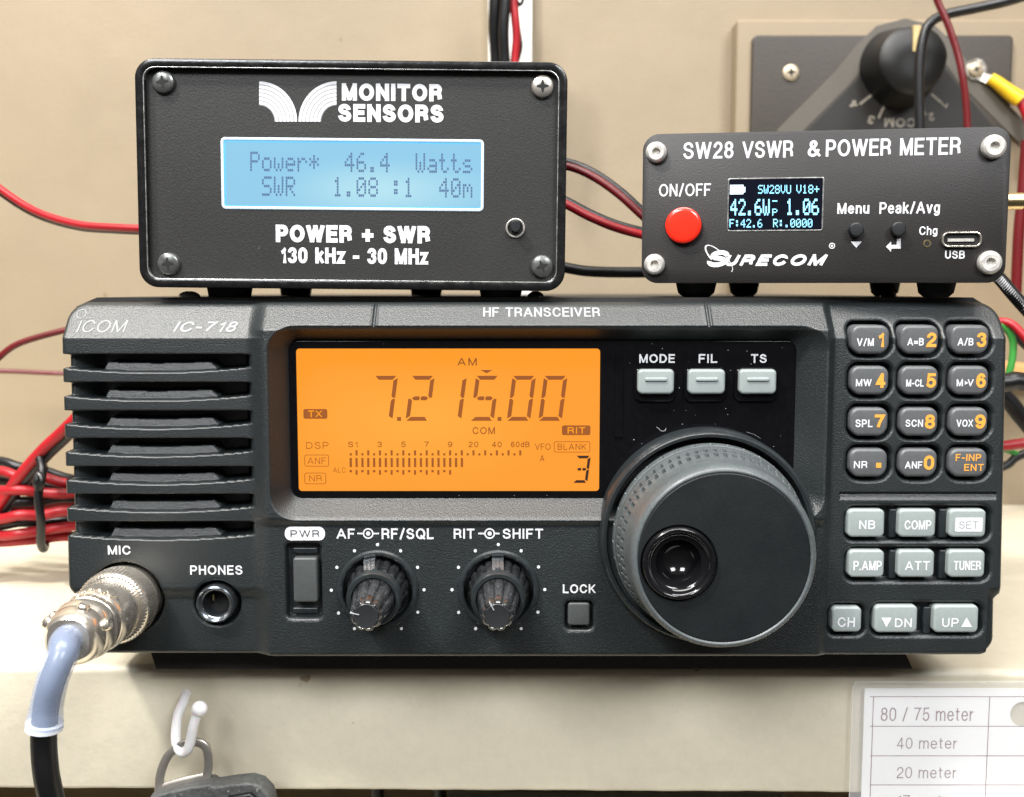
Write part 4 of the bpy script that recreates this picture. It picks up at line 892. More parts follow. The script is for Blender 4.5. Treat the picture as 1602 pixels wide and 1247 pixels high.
obj('collar', MB().lathe(cx_, cz_, [(5, 28.2), (-1.5, 28.2), (-3.0, 27.8), (-3.6, 27.2), (-3.3, 26.4), (-1.5, 26.0), (4, 25.9)], 128, cap0=False, cap1=False), M['trim'], tk)
obj('backing', MB().lathe(cx_, cz_, [(2.0, 26.2), (3.0, 26.2)], 64), M['void'], tk)

# ================================================================== MICROPHONE PLUG
p0 = Vector(W(195, 938, -1)); p1 = Vector(W(110, 1000, -35)); L_ = (p1 - p0).length
mp = empty('microphone_plug', loc=(0, 0, 0), label='nickel plated round plug with blue sleeved black cable, in the microphone socket', cat='plug')
kn2 = lambda k, t, r, a: r * (1 + (0.022 * math.cos(60 * a + k * PI) if 2.0 < t < 9.0 else 0))
pf = [(0, 8.4), (0.6, 9.2), (1.9, 9.4)] + [(2.2 + 0.45 * q, 9.35) for q in range(14)] + [(8.6, 9.2), (9.3, 8.6), (9.3, 7.5)]
obj('coupling_ring', MB().axis_lathe(p0, p1, pf, 180, kn2), M['nickel'], mp, ang=50)
pf = [(8.5, 7.3), (9.6, 7.9), (10.5, 8.15), (19, 8.0), (21.5, 7.6), (22, 7.2), (22.6, 7.5), (24.5, 7.4), (25, 6.6)]
body = obj('shell', MB().axis_lathe(p0, p1, pf, 72), M['nickel'], mp)
d_ = (p1 - p0).normalized()
def clamp_mod(k, t, r, a): return r * (1 - 0.10 * (abs(math.cos(a)) ** 8) + 0.04 * math.cos(2 * a))
pf = [(24.5, 6.4), (25.2, 7.5), (26.4, 7.75), (28.4, 7.4), (29.2, 6.9), (30.3, 7.2), (32.8, 6.8), (34.5, 6.1), (35.3, 5.2), (35.3, 4.0)]
cl_ = obj('cable_clamp', MB().axis_lathe(p0, p1, pf, 72, clamp_mod), M['nickel'], mp)
u = d_.cross(Vector((0, 0, 1))).normalized(); w_ = u.cross(d_)
mb = MB()
for (t_, uu, ww) in ((27.5, 6.6, 3.2), (32.0, 6.0, 3.4), (29.5, -6.8, 2.2), (31.0, -2.0, 6.6)):
    c = p0 + d_ * t_ + u * uu + w_ * ww; e = (u * uu + w_ * ww).normalized()
    mb.axis_lathe(c - e * 0.8, c + e, [(0, 1.5), (1.3, 1.5), (1.7, 1.1), (1.5, 0.5)], 20)
obj('clamp_screws', mb, M['nickel'], cl_)
# ridge lettering on the shell is too worn to read: a wavy embossed band
mb = MB()
for q in range(5):
    a = -0.2 + q * 0.28; r = 8.05; c = p0 + d_ * 20.2
    pts = [c + d_ * (1.0 * math.sin(t * 2 * PI)) + (u * math.cos(a + t * 0.2 + PI / 2.6) + w_ * math.sin(a + t * 0.2 + PI / 2.6)) * (7.95 + 0.1) for t in (0, .25, .5, .75, 1)]
    mb.tube(pts, 0.28, 8, 4)
obj('embossing', mb, M['nickel'], body)
def sleeve_mat():
    m = mat('translucent_blue_sleeve', (0.42, 0.51, 0.72), 0.25, alpha=0.40, var=(120, 0.06), bump=(150, 0.08))
    b = m.node_tree.nodes['Principled BSDF']; b.inputs['Coat Weight'].default_value = 0.2
    return m
M['sleeve'] = sleeve_mat()
pe = p0 + d_ * 34
pts = [pe - d_ * 2, pe + d_ * 2.5, Vector(W(98, 1024, -41)), Vector(W(83, 1062, -43)), Vector(W(74, 1100, -43)), Vector(W(69.5, 1134, -43))]
obj('strain_sleeve', MB().tube(pts, 3.7, 28, 8, rfun=lambda t: 3.75 - 0.25 * math.sin(t * PI) + (0.35 * max(0, (t - 0.85) / 0.15))), M['sleeve'], mp)
M['sleeve_end'] = mat('milky_sleeve_end', (0.72, 0.76, 0.84), 0.35, var=(100, 0.05))
pq = [Vector(W(69.8, 1131, -43)), Vector(W(69.5, 1134, -43)), Vector(W(69.0, 1141, -43))]
obj('sleeve_end', MB().tube(pq, 4.05, 28, 4), M['sleeve_end'], mp)
pc = [pe, pe + d_ * 3.5, Vector(W(98, 1024, -41)), Vector(W(83, 1062, -43)), Vector(W(73, 1100, -43)), Vector(W(69, 1142, -43)), Vector(W(69, 1175, -43)), Vector(W(73, 1215, -43)), Vector(W(82, 1260, -42)), Vector(W(92, 1330, -40))]
obj('cable', MB().tube(pc, 2.85, 24, 8), M['wire_black'], mp)

# ================================================================== LEFT METER (blue display)
ROLL = math.radians(0.55)
F1 = Frame((R.loc(549, 450, 5)[0], 5.0, 104.7), 0, ROLL)
m1 = empty('power_meter', F1, label='black boxed meter with pale blue display, on the left of the radio top', cat='meter')
xa, _ = F1.loc(213.5, 270); xb, _ = F1.loc(886, 275); _, za = F1.loc(549, 452.5); _, zb = F1.loc(549, 93.5)
cx, cz, w, h = (xa + xb) / 2, (za + zb) / 2, xb - xa, zb - za
enc = obj('enclosure', MB().ring_rr(cx, cz, w, h, 5.0, 2.35, 0.0, 95.0, 0.5, 10), M['anod'], m1)
obj('inner_edge', MB().ring_rr(cx, cz, w - 4.1, h - 4.1, 3.2, 0.30, 0.12, 1.6, 0.08, 10), M['worn'], enc)
FD = 2.2
fp = obj('front_panel', MB().rr(cx, cz, w - 4.6, h - 4.6, 2.9, FD, FD + 2), M['mpanel'], m1)
obj('rear_panel', MB().rr(cx, cz, w - 4.6, h - 4.6, 2.9, 92, 94), M['mpanel'], m1)
for (sx, sy, a) in ((254, 127.6, .1), (849, 134.6, 0.02), (262.3, 412.8, 0.1), (848, 416.6, 0.35)):
    cross_screw('screw', m1, F1, sx, sy, 17.6, FD, M['darkscrew'] if (sx, sy) != (849, 134.6) else M['loop'], 1.5, a)
xa, xb, za, zb = F1.box(346, 216.5, 757, 329, FD)
M['lcdframe'] = mat('pale_acrylic_edge', (0.50, 0.58, 0.64), 0.25, emit=((0.45, 0.62, 0.75), 0.30), var=(200, 0.05))
scr = obj('lcd_frame', MB().ring_rr((xa + xb) / 2, (za + zb) / 2, xb - xa, zb - za, 1.2, 0.75, FD - 0.25, FD + 0.2, 0.2), M['lcdframe'], m1)
M['bluelcd'] = screen_mat('blue_backlight', (0.46, 0.80, 0.92), (0.27, 0.62, 0.86), 0.92, (xa + xb) / 2 + 8, (za + zb) / 2 - 4, (xb - xa) * 0.5, (zb - za) * 0.55)
ls = obj('lcd_screen', MB().box(xa + 0.7, xb - 0.7, FD - 0.04, FD + 0.2, za + 0.7, zb - 0.7), M['bluelcd'], m1, smooth=False)
M['bluedark'] = mat('lcd_blue_border', (0.05, 0.2, 0.35), 0.3, emit=((0.12, 0.40, 0.68), 0.8), var=(200, 0.05))
mb = MB().box(xa + 0.7, xb - 0.7, FD - 0.07, FD, zb - 1.25, zb - 0.75).box(xa + 0.7, xb - 0.7, FD - 0.07, FD, za + 0.75, za + 1.05).box(xa + 0.7, xa + 1.3, FD - 0.068, FD, za + 1.05, zb - 1.25)
obj('lcd_border', mb, M['bluedark'], ls, smooth=False)
mb = MB()
def row(s_, y0):
    for k, c in enumerate(s_):
        if c != ' ':
            xk = 391.5 + k * 18.48; yk = y0 + (xk - 391) * 0.0098
            dots(mb, c, F1, xk, yk, 18.6, 31, FD - 0.06, colw=3.05, cw=0.86, ch=0.86)
row('Power*  46.4  Watts', 237.3); row(' SWR   1.08 :1  40m', 275.8)
obj('display_text', mb, M['lcdtext'], ls, smooth=False)
mb = MB()
for t_, bx in (('MONITOR', (534.8, 131, 691.7, 158.2)), ('SENSORS', (529, 163.3, 694, 191.2)), ('POWER + SWR', (431.5, 352.6, 673, 380)), ('130 kHz - 30 MHz', (438, 387.8, 670, 412.8))):
    put_text(mb, t_, F1, bx, FD, bold=0.045 if 'kHz' in t_ else 0.062)
# wing emblem: two quarter rings of fine bands
for cxp, sg in ((405.5, 1), (526.5, -1)):
    for b_ in range(6):
        ro, ri = 59.5 - b_ * 5.9, 59.5 - b_ * 5.9 - 4.5; Pp = []
        for q in range(17):
            a = PI / 2 * q / 16; Pp.append((cxp + sg * ro * math.cos(a), 190.5 - ro * 1.06 * math.sin(a)))
        for q in range(16, -1, -1):
            a = PI / 2 * q / 16; Pp.append((cxp + sg * ri * math.cos(a), 190.5 - ri * 1.06 * math.sin(a)))
        P = [F1.loc(a, b, FD) for a, b in Pp]
        for q in range(16): mb.poly([P[q], P[q + 1], P[32 - q], P[33 - q]], FD - 0.08, FD)
obj('lettering', mb, M['print'], fp, smooth=False)
mb = MB()
for cxp, sg in ((405.5, 1), (526.5, -1)):
    Pp = [(cxp + sg * r * math.cos(PI / 2 * q / 16), 190.3 - r * 1.06 * math.sin(PI / 2 * q / 16)) for r in (59.2,) for q in range(17)] + [(cxp + sg * 24 * math.cos(PI / 2 * q / 16), 190.3 - 24 * 1.06 * math.sin(PI / 2 * q / 16)) for q in range(16, -1, -1)]
    P = [F1.loc(a, b, FD) for a, b in Pp]
    for q in range(16): mb.poly([P[q], P[q + 1], P[32 - q], P[33 - q]], FD - 0.04, FD)
obj('emblem_backing', mb, M['print_mid'], fp, smooth=False)
x, z = F1.loc(806.3, 356.6, FD - 0.5)
pb = obj('push_button', MB().lathe(x, z + 0.35, [(FD + 1, 1.55), (FD - 2.6, 1.5), (FD - 2.9, 1.25)], 32, cap0=False), M['knobface'], m1)
obj('bushing', MB().lathe(x, z, [(FD + .5, 2.55), (FD - 0.5, 2.5), (FD - 0.7, 2.3), (FD - 0.5, 2.05), (FD + 0.5, 1.95)], 40, cap0=False, cap1=False), M['steel'], pb)
for (a, b, dy) in ((315, 386, 6), (749, 817, 6), (433, 483, 80), (640, 690, 80)):
    x0 = R.loc(a, 458, 5 + dy)[0] - F1.o[0]; x1 = R.loc(b, 458, 5 + dy)[0] - F1.o[0]
    zt = cz - h / 2 + 0.1; xm = (x0 + x1) / 2; zb_ = 0.05 + xm * math.sin(ROLL) * 1.0; n = 28; r0 = (x1 - x0) / 2
    obj('foot', MB().rings([[(xm + r_ * math.cos(t), dy + r0 + r_ * math.sin(t), zq) for t in [2 * PI * i / n for i in range(n)]] for r_, zq in ((r0 * 0.93, zb_), (r0, zt))]), M['void'], m1)

# ================================================================== RIGHT METER (small OLED)
YAW = -math.atan2(14, 91.4)
F2 = Frame(((34.8 + 126) / 2, 4.0, 104.7), YAW, 0)
m2_ = empty('vswr_meter', F2, label='small dark meter with a red button and tiny screen, right side of radio top', cat='meter')
xa = F2.loc(1005, 325)[0]; xb = F2.loc(1577.5, 322)[0]; za = F2.loc(1290, 442.5)[1]; zb = F2.loc(1290, 204)[1]
cx, cz, w, h = (xa + xb) / 2, (za + zb) / 2, xb - xa, zb - za
pl = obj('face_plate', MB().rr(cx, cz, w, h, 4.2, 0, 1.6, 0.12, 2, 10), M['spanel'], m2_)
obj('plate_edge', MB().ring_rr(cx, cz, w + 0.10, h + 0.10, 4.25, 0.3, 0.5, 1.5, 0.02, 10), M['worn'], pl)
obj('enclosure', MB().rr(cx, cz, w - 2.2, h - 2.2, 3.4, 1.6, 70, 0.0), M['anod'], m2_)
for (sx, sy, r) in ((1026.5, 237.5, 16.5), (1023.7, 413.6, 16.5), (1557, 228.7, 18.0), (1550.7, 410.6, 17.8)):
    cross_screw('screw', m2_, F2, sx, sy, r, 0, M['steel'], 1.9, 0, hexs=True)
mb = MB()
for t_, bx, b_ in (('SW28', (1069, 222, 1147.5, 248.3), .02), ('VSWR', (1161.5, 220.5, 1241, 247), .02), ('&', (1263.7, 219.5, 1284, 245.5), .03), ('POWER', (1292, 217.5, 1394, 244.3), .022), ('METER', (1408, 215.3, 1503, 242.5), .022),
                   ('ON/OFF', (1031, 287.5, 1112, 307), .015), ('Menu', (1310, 317.5, 1360, 334.5), .03), ('Peak/Avg', (1375.8, 316, 1470.4, 338), .025), ('Chg', (1438, 354, 1466.4, 370.5), .02), ('USB', (1478.4, 392.3, 1509.5, 404.7), .03)):
    put_text(mb, t_, F2, bx, 0, bold=b_)
ppoly(mb, F2, [(1331, 378), (1348, 378), (1339.5, 387.8)], 0, 0.08)
ppoly(mb, F2, [(1386, 386), (1394, 378), (1394, 383), (1403, 383), (1403, 373.5), (1409, 373.5), (1409, 389), (1394, 389), (1394, 394)], 0, 0.08)
pring(mb, F2, 1301.6, 384.6, 4.6, 3.3, 0, 0.08); pdisc(mb, F2, 1301.6, 384.6, 1.8, 0, 0.08)
obj('lettering', mb, M['print'], pl, smooth=False)
mb = MB(); put_text(mb, 'URECOM', F2, (1134, 398, 1294.5, 416), 0, bold=0.07, shear=0.28, th=0.08); put_text(mb, 'S', F2, (1106, 391.5, 1141, 418), 0, bold=0.07, shear=0.25, th=0.1)
E = []; E2 = []
for q in range(48):
    t = 2 * PI * q / 48; ca, sa = math.cos(math.radians(44)), math.sin(math.radians(44))
    for L__, (A, B) in ((E, (29, 10.5)), (E2, (27.3, 8.6))):
        xx_, yy_ = A * math.cos(t), B * math.sin(t); L__.append((1124.5 + xx_ * ca - yy_ * sa + (0.8 if L__ is E2 else 0), 404.5 + xx_ * sa + yy_ * ca))
P, Q = [F2.loc(a, b, 0) for a, b in E], [F2.loc(a, b, 0) for a, b in E2]
for q in range(48):
    if not 1 <= q <= 13: mb.poly([P[q], P[(q + 1) % 48], Q[(q + 1) % 48], Q[q]], -0.09, 0)
obj('maker_name', mb, M['print'], pl, smooth=False)
x, z = F2.loc(1069, 352.5, -1.5)
rb = obj('power_button', MB().lathe(x, z, [(0.5, 4.75), (-1.3, 4.7), (-1.8, 4.6), (-2.1, 4.25), (-2.2, 3.6), (-2.25, 1.2)], 64), M['red'], m2_)
obj('bezel', MB().lathe(x, z, [(0.1, 4.85), (-0.25, 4.8), (-0.25, 4.55)], 64, cap0=False, cap1=False), M['void'], rb)
for bx_, by_ in ((1340, 359.4), (1406, 358.4)):
    x, z = F2.loc(bx_, by_, -1.8); obj('push_button', MB().lathe(x, z, [(0.5, 1.85), (-1.9, 1.8), (-2.2, 1.5), (-2.25, 0.8)], 40), M['knobface'], m2_)
x, z = F2.loc(1450.3, 381, 0); obj('indicator_hole', MB().lathe(x, z, [(0, 1.0), (-0.12, 0.95), (-0.12, 0.62), (0.6, 0.6), (0.6, 0.3)], 28, cap0=False), M['brass'], m2_)
mb = MB(); x, z = F2.loc(1450.3, 381, -0.14); obj('indicator_bore', MB().lathe(x, z, [(-0.13, 0.6), (-0.10, 0.6)], 24), M['void'], m2_)
# usb port
xa, xb, za, zb = F2.box(1472.8, 363, 1535, 387, 0); ux, uz, uw, uh = (xa + xb) / 2, (za + zb) / 2, xb - xa, zb - za
us = obj('usb_port', MB().ring_rr(ux, uz, uw, uh, uh / 2 - 0.3, 0.42, -0.9, 0.5, 0.12), M['nickel'], m2_)
obj('bore', MB().rr(ux, uz, uw - 0.7, uh - 0.7, uh / 2 - 0.6, -0.15, 0.3), M['void'], us)
obj('tongue', MB().rr(ux - 0.2, uz - 0.1, uw * 0.66, 0.75, 0.1, -0.6, 0.0), M['steel'], us)
# oled
xa, xb, za, zb = F2.box(1138, 278, 1288.5, 362, 0); ow, oh = xb - xa, zb - za
of = obj('display_frame', MB().ring_rr((xa + xb) / 2, (za + zb) / 2, ow, oh, 0.7, 0.35, -0.12, 0.3, 0.05), M['worn'], m2_)
ol = obj('display_screen', MB().box(xa + 0.3, xb - 0.3, -0.03, 0.3, za + 0.3, zb - 0.3), M['oledblack'], m2_, smooth=False)
mb = MB(); 
def orow(s_, x0, x1, y0, y1, cw, ch=1.0):
    n = len(s_); pitch = (x1 - x0) / (n - 0.17)
    dots(mb, s_, F2, x0, y0, pitch, y1 - y0, -0.05, colw=pitch / 5.9, cw=cw, ch=ch)
orow('SW28VU', 1186, 1237.6, 289.5, 303, 0.82); orow('V18+', 1246, 1281.7, 289.2, 302.7, 0.82)
orow('42.6W', 1142.8, 1203.8, 311.5, 337, 1.02); orow('P', 1208.2, 1216, 326.5, 337.5, 0.9); orow('-', 1208.2, 1216, 308, 321, 0.9); orow('1.06', 1229.6, 1280.7, 311, 336.4, 1.02)
orow('F:42.6', 1141.4, 1192.5, 342.8, 356, 0.82); orow('R:.0000', 1209.6, 1271, 342.4, 355.6, 0.82)
obj('display_text', mb, M['oledtext'], ol, smooth=False)
mb = MB(); pbox(mb, F2, (1142, 289.3, 1163, 304), -0.05, 0.04); pbox(mb, F2, (1163, 292.5, 1166, 301), -0.05, 0.04)
obj('battery_symbol', mb, M['oledwhite'], ol, smooth=False)
for (a, b, dy) in ((1055, 1124, 6), (1440, 1502, 6), (1364, 1412, 55), (1140, 1190, 55)):
    p = F2.loc((a + b) / 2, 452, dy)[0]; r0 = (b - a) / 2 * (DIST + dy) / FPX; n = 28
    obj('foot', MB().rings([[(p + r_ * math.cos(t), dy + r0 * 0.9 + r_ * math.sin(t), zq) for t in [2 * PI * i / n for i in range(n)]] for r_, zq in ((r0 * 0.6, 0.05), (r0 * 0.85, 1.2), (r0, cz - h / 2 + 1.2))]), M['void'], m2_)
x1_ = cx + w / 2 - 1.2
mb = MB()
rg = []
for (t, r) in ((0, 3.0), (1.5, 3.0), (1.5, 2.2), (8.5, 2.2), (8.7, 2.0), (8.7, 1.0)):
    rg.append([(x1_ + t, 14 + r * math.cos(a), cz + 2 + r * math.sin(a)) for a in [2 * PI * i / 24 for i in range(24)]])
obj('side_connector', mb.rings(rg), M['brass'], m2_)

# ================================================================== WIRES AND CABLES
def wire(name, label, pts, r, m, group=None, cat='wire', **k):
    o = obj(name, MB().tube([W(*p) for p in pts], r, 14, 8, **k), m); return tag(o, label, cat, group)
def pair(label, pts, r, off, ma, mb_, name='twin_wire'):
    e = empty(name, loc=(0, 0, 0), label=label, cat='wire')
    obj('red_conductor', MB().tube([W(*p) for p in pts], r, 14, 8), ma, e)
    obj('black_conductor', MB().tube([W(p[0] + off[0], p[1] + off[1], p[2] + off[2]) for p in pts], r, 14, 8), mb_, e); return e
pair('bright red and black twin wire sagging from photo left edge to left meter', [(-40, 262, 90), (0, 295, 85), (40, 322, 80), (77, 339, 75), (128, 352, 70), (180, 356, 66), (214, 357.5, 64), (260, 358, 62)], 1.25, (-2, 3.5, 4), M['wire_red'], M['wire_black'])
pair('dark red and black twin wire arcing between the two meters', [(840, 256, 80), (886, 260, 80), (925, 275, 78), (965, 302, 76), (1003, 336, 74), (1040, 370, 72)], 1.3, (2, -6, 3), M['wire_dkred'], M['wire_black'])
pair('bright red and grey twin wire hanging below the arc between the meters', [(840, 300, 60), (886, 320, 60), (920, 338, 60), (960, 355, 60), (1003, 367, 60), (1050, 376, 60)], 1.35, (1, -5, 3), M['wire_red'], M['wire_black'])
wire('black_cable', 'thick black cable lying low between the two meters', [(800, 400, 90), (886, 419, 88), (930, 425, 88), (1005, 426, 88), (1100, 424, 90)], 1.85, M['wire_black'], cat='cable')
wire('dark_red_wire', 'dark red wire curving to the radio case under its top left corner', [(-30, 590, 120), (0, 558, 120), (31, 537, 120), (92, 519, 120), (140, 510, 120)], 1.2, M['wire_dkred'])
wire('thin_wire', 'thin brown wire running level behind the upper left side of the radio', [(-30, 580, 220), (20, 581, 222), (92, 584, 225), (160, 584, 225)], 1.1, M['wire_dkred'])
pair('thick red and black twin wire rising to the left side of the radio', [(-60, 870, 100), (0, 788, 100), (31, 744, 98), (66, 704, 96), (100, 672, 94), (140, 632, 92)], 1.9, (6, 10, 2), M['wire_red'], M['wire_black'])
# bundle: every visible strand is one wire
bl_ = ['top', 'second', 'third', 'fourth', 'fifth', 'sixth', 'seventh', 'eighth', 'ninth', 'tenth']
k = 0
for q, (y0, y1, c, Y) in enumerate(((722, 748, 0, 118), (737, 755, 1, 106), (752, 762, 0, 112), (768, 772, 1, 100), (786, 779, 0, 104), (795, 786, 1, 108), (812, 800, 1, 98), (822, 812, 0, 103), (838, 822, 1, 100), (848, 838, 1, 108))):
    o = wire('bundled_wire', '%s %s strand counted from above in the tied wire bundle, lower left' % ('red' if c else 'black', bl_[q]),
             [(-60, y0 + 4 * math.sin(q * 2.1), Y + 5), (0, y0, Y), (30, (y0 * 2 + y1) / 3 + 3 * math.sin(q * 1.7), Y - 2), (64, (y0 + y1) / 2, Y + 1), (104, y1 + 2 * math.sin(q), Y + 2), (160, y1 + 10 * math.cos(q * 1.3), Y + 10)], 1.85, M['wire_red'] if c else M['wire_black'], group='strands of the tied wire bundle')
ct = [W(62, 716, 96), W(66, 740, 92), W(60, 775, 90), W(64, 815, 90), W(64, 850, 94), W(70, 856, 106), W(72, 820, 122), W(72, 760, 124), W(66, 722, 112), W(62, 716, 96)]
o = obj('cable_tie', MB().tube(ct, 1.5, 12, 8), M['wire_black'])
tag(o, 'glossy black tie wrapped around the wire bundle at lower left', 'cable tie')
mb = MB().tube([W(60, 765, 88), W(56, 755, 87), W(60, 742, 88), W(66, 752, 87), W(60, 766, 87)], 1.1, 10, 6)
obj('tie_knot', mb, M['wire_black'], o)
# above the left meter
wire('black_cable', 'fat black cable dropping down the wall duct behind the left meter', [(776, -60, 220), (775, 0, 220), (774, 45, 222), (776, 78, 224), (778, 130, 226)], 2.9, M['wire_black'], cat='cable')
wire('black_cable', 'slim black cable between fat cable and bright red wire on the duct', [(793, -60, 215), (791, 0, 215), (788, 50, 216), (790, 100, 218), (790, 140, 218)], 2.4, M['wire_black'], cat='cable')
wire('red_wire', 'bright red wire on the wall duct above the left meter', [(803, -60, 218), (803, 0, 218), (806, 30, 218), (808, 60, 219), (805, 95, 220), (803, 140, 220)], 1.9, M['wire_red'])
wire('thin_black_wire', 'thin looped black wire right of the bright red wire on the duct', [(822, -30, 222), (818, 0, 222), (812, 8, 221), (808, 2, 220), (811, 40, 222), (815, 72, 222), (810, 96, 223)], 0.8, M['wire_black'])
# top right
wire('black_cable', 'black cable entering at top right corner and dropping past the switch knob', [(1660, -25, 190), (1582, 0, 195), (1530, 12, 200), (1476, 24, 205), (1452, 40, 206), (1442, 70, 206), (1438, 110, 206), (1438, 160, 206), (1440, 230, 206)], 2.15, M['wire_black'], cat='cable')
wire('dark_red_wire', 'dark red wire falling in front of the switch plate at right', [(1450, -50, 195), (1466, 0, 195), (1482, 36, 194), (1497, 80, 193), (1506, 120, 192), (1512, 170, 192), (1515, 240, 192)], 1.5, M['wire_dkred'])
# right edge
e = empty('braided_cable', loc=(0, 0, 0), label='black cable with white flecked braid at the right photo edge', cat='cable')
bp = [(1500, 380, 60), (1558, 430, 58), (1580, 455, 56), (1604, 482, 54), (1640, 520, 52)]
obj('jacket', MB().tube([W(*p) for p in bp], 2.0, 16, 10), M['wire_black'], e)
mb = MB(); PP = [Vector(W(*p)) for p in bp]
for q in range(26):
    t = 0.5 + q * 0.11; i = min(int(t), 3); f = t - i; p = PP[i].lerp(PP[i + 1], f) if i < 4 else PP[4]
    dd = (PP[i + 1] - PP[i]).normalized(); sd = Vector((0, -1, 0)); nn = dd.cross(sd).normalized()
    c = p + sd * 1.85 + nn * 0.6; mb.tube([c - nn * 1.0 - dd * 0.3, c, c + nn * 0.9 + dd * 0.3 - sd * 0.8], 0.22, 6, 3)
obj('braid', mb, M['print'], e)
wire('red_strap', 'flat dark red wire hanging upright at the right photo edge', [(1606, 220, 150), (1600, 300, 150), (1594, 360, 150), (1591, 420, 150), (1589, 470, 150)], 2.1, M['wire_dkred'])
wire('red_wire', 'bright red wire slanting off the right photo edge below the braided cable', [(1545, 505, 110), (1568, 503, 110), (1584, 508, 108), (1600, 524, 106), (1620, 550, 104)], 1.5, M['wire_red'])
wire('black_cable', 'black cable slanting just under the bright red wire, right photo edge', [(1545, 500, 120), (1574, 512, 120), (1596, 530, 120), (1620, 552, 120)], 2.0, M['wire_black'], cat='cable')
wire('green_wire', 'green wire bowing behind the upper right corner of the radio', [(1540, 508, 110), (1566, 508, 110), (1583, 528, 110), (1584, 560, 110), (1574, 600, 110)], 1.3, M['wire_green'])
wire('black_cable', 'thick black cable leaving the right side of the radio', [(1540, 600, 90), (1575, 598, 90), (1592, 596, 90), (1630, 604, 90)], 3.2, M['wire_black'], cat='cable')
wire('black_cable', 'black cable sloping down at right edge under the thick cable', [(1540, 590, 110), (1576, 625, 110), (1596, 650, 110), (1630, 690, 110)], 3.0, M['wire_black'], cat='cable')
wire('red_wire', 'bright red wire level with the bottom row of number keys at right edge', [(1540, 700, 100), (1575, 697, 100), (1590, 695, 100), (1630, 690, 100)], 1.8, M['wire_red'])
wire('green_wire', 'light green wire just under the red wire at right edge', [(1540, 700, 120), (1575, 704, 120), (1592, 711, 120), (1630, 716, 120)], 1.1, M['wire_green'])
wire('black_cable', 'black cable looping low at right edge beside the separator groove', [(1540, 740, 120), (1575, 728, 120), (1590, 716, 120), (1625, 700, 120)], 1.6, M['wire_black'], cat='cable')
xa, xb, za, zb = R.box(1500, 575, 1700, 583, 200)
tag(obj('wooden_rail', MB().box(xa, 240, 200, WY - 12.2, za, zb), M['rail']), 'thin orange varnished rail under the switch board at right edge', 'rail')

# ================================================================== HOOK, STRAP, CHART, THINGS BELOW
hk = empty('cup_hook', loc=(0, 0, 0), label='white plastic hook fixed to the shelf front below the radio', cat='hook')
obj('hook_arm', MB().tube([W(291.5, 1086, 19.5), W(287, 1098, 15), W(279, 1118, 12), W(275.5, 1145, 10), (W(277, 1166, 9)), W(285, 1177, 8), W(294, 1172, 7), W(299, 1155, 6.5), W(303, 1135, 6), W(310, 1112, 6)], 1.32, 20, 8, rfun=lambda t: 1.38 if t < .8 else 1.38 - 0.1 * (t - .8)), M['white'], hk)
x, z = R.loc(312, 1109, 6)
rg = [[(x + 2.2 * math.sin(PI * (k + .5) / 14) * math.cos(t), 6 + 2.2 * math.sin(PI * (k + .5) / 14) * math.sin(t), z + 2.2 * math.cos(PI * (k + .5) / 14)) for t in [2 * PI * i / 28 for i in range(28)]] for k in range(14)]
obj('ball_end', MB().rings(rg), M['white'], hk)
st = empty('belt_clip', loc=(0, 0, 0), label='dusty black clip on a steel loop hanging from the white hook', cat='clip')
mb = MB(); LP = [(249, 1240), (251, 1212), (262, 1184), (280, 1167), (302, 1161), (318, 1165), (325, 1178), (326, 1200), (322, 1222)]
LP2 = [W(a, b, 8.5) for a, b in LP]
rgs = []
PPp = [Vector(p) for p in LP2]; PP_ = []
for kk in range(len(PPp) - 1):
    for q in range(4):
        a = PPp[max(kk - 1, 0)]; b = PPp[kk]; c = PPp[kk + 1]; d = PPp[min(kk + 2, len(PPp) - 1)]; t = q / 4
        PP_.append(0.5 * ((2 * b) + (c - a) * t + (2 * a - 5 * b + 4 * c - d) * t * t + (3 * b - a - 3 * c + d) * t ** 3))
PP_.append(PPp[-1])
for kk, p in enumerate(PP_):
    d = (PP_[min(kk + 1, len(PP_) - 1)] - PP_[max(kk - 1, 0)]).normalized(); nn = Vector((0, 1, 0)).cross(d).normalized(); y_ = Vector((0, 1, 0))
    rgs.append([tuple(p + nn * (a * 1.15) + y_ * (b * 0.7)) for a, b in ((-1, -.6), (-.7, -1), (.7, -1), (1, -.6), (1, .6), (.7, 1), (-.7, 1), (-1, .6))])
mb.rings(rgs)
lb = [W(254, 1232, 8.5), W(290, 1222, 8.5), W(326, 1214, 8.5)]
mb.tube(lb, 1.25, 10, 4, flat=0.6)
obj('steel_loop', mb, M['loop'], st, ang=50)
def slabpoly(pts, y0, y1): return MB().poly([R.loc(a, b, 8) for a, b in pts], y0, y1)
b1 = obj('clip_body', slabpoly([(240, 1238), (262, 1231), (300, 1222), (334, 1217), (340, 1222), (372, 1217), (396, 1215), (412, 1220), (426, 1234), (432, 1256), (430, 1330), (238, 1330)], 4, 11), M['strap'], st)
bv = b1.modifiers.new('bevel', 'BEVEL'); bv.width = 0.0012; bv.segments = 4
b2 = obj('clip_pad', slabpoly([(362, 1234), (398, 1228), (414, 1240), (420, 1300), (366, 1300)], 2.6, 5), M['wire_black'], st)
bv = b2.modifiers.new('bevel', 'BEVEL'); bv.width = 0.0006; bv.segments = 3

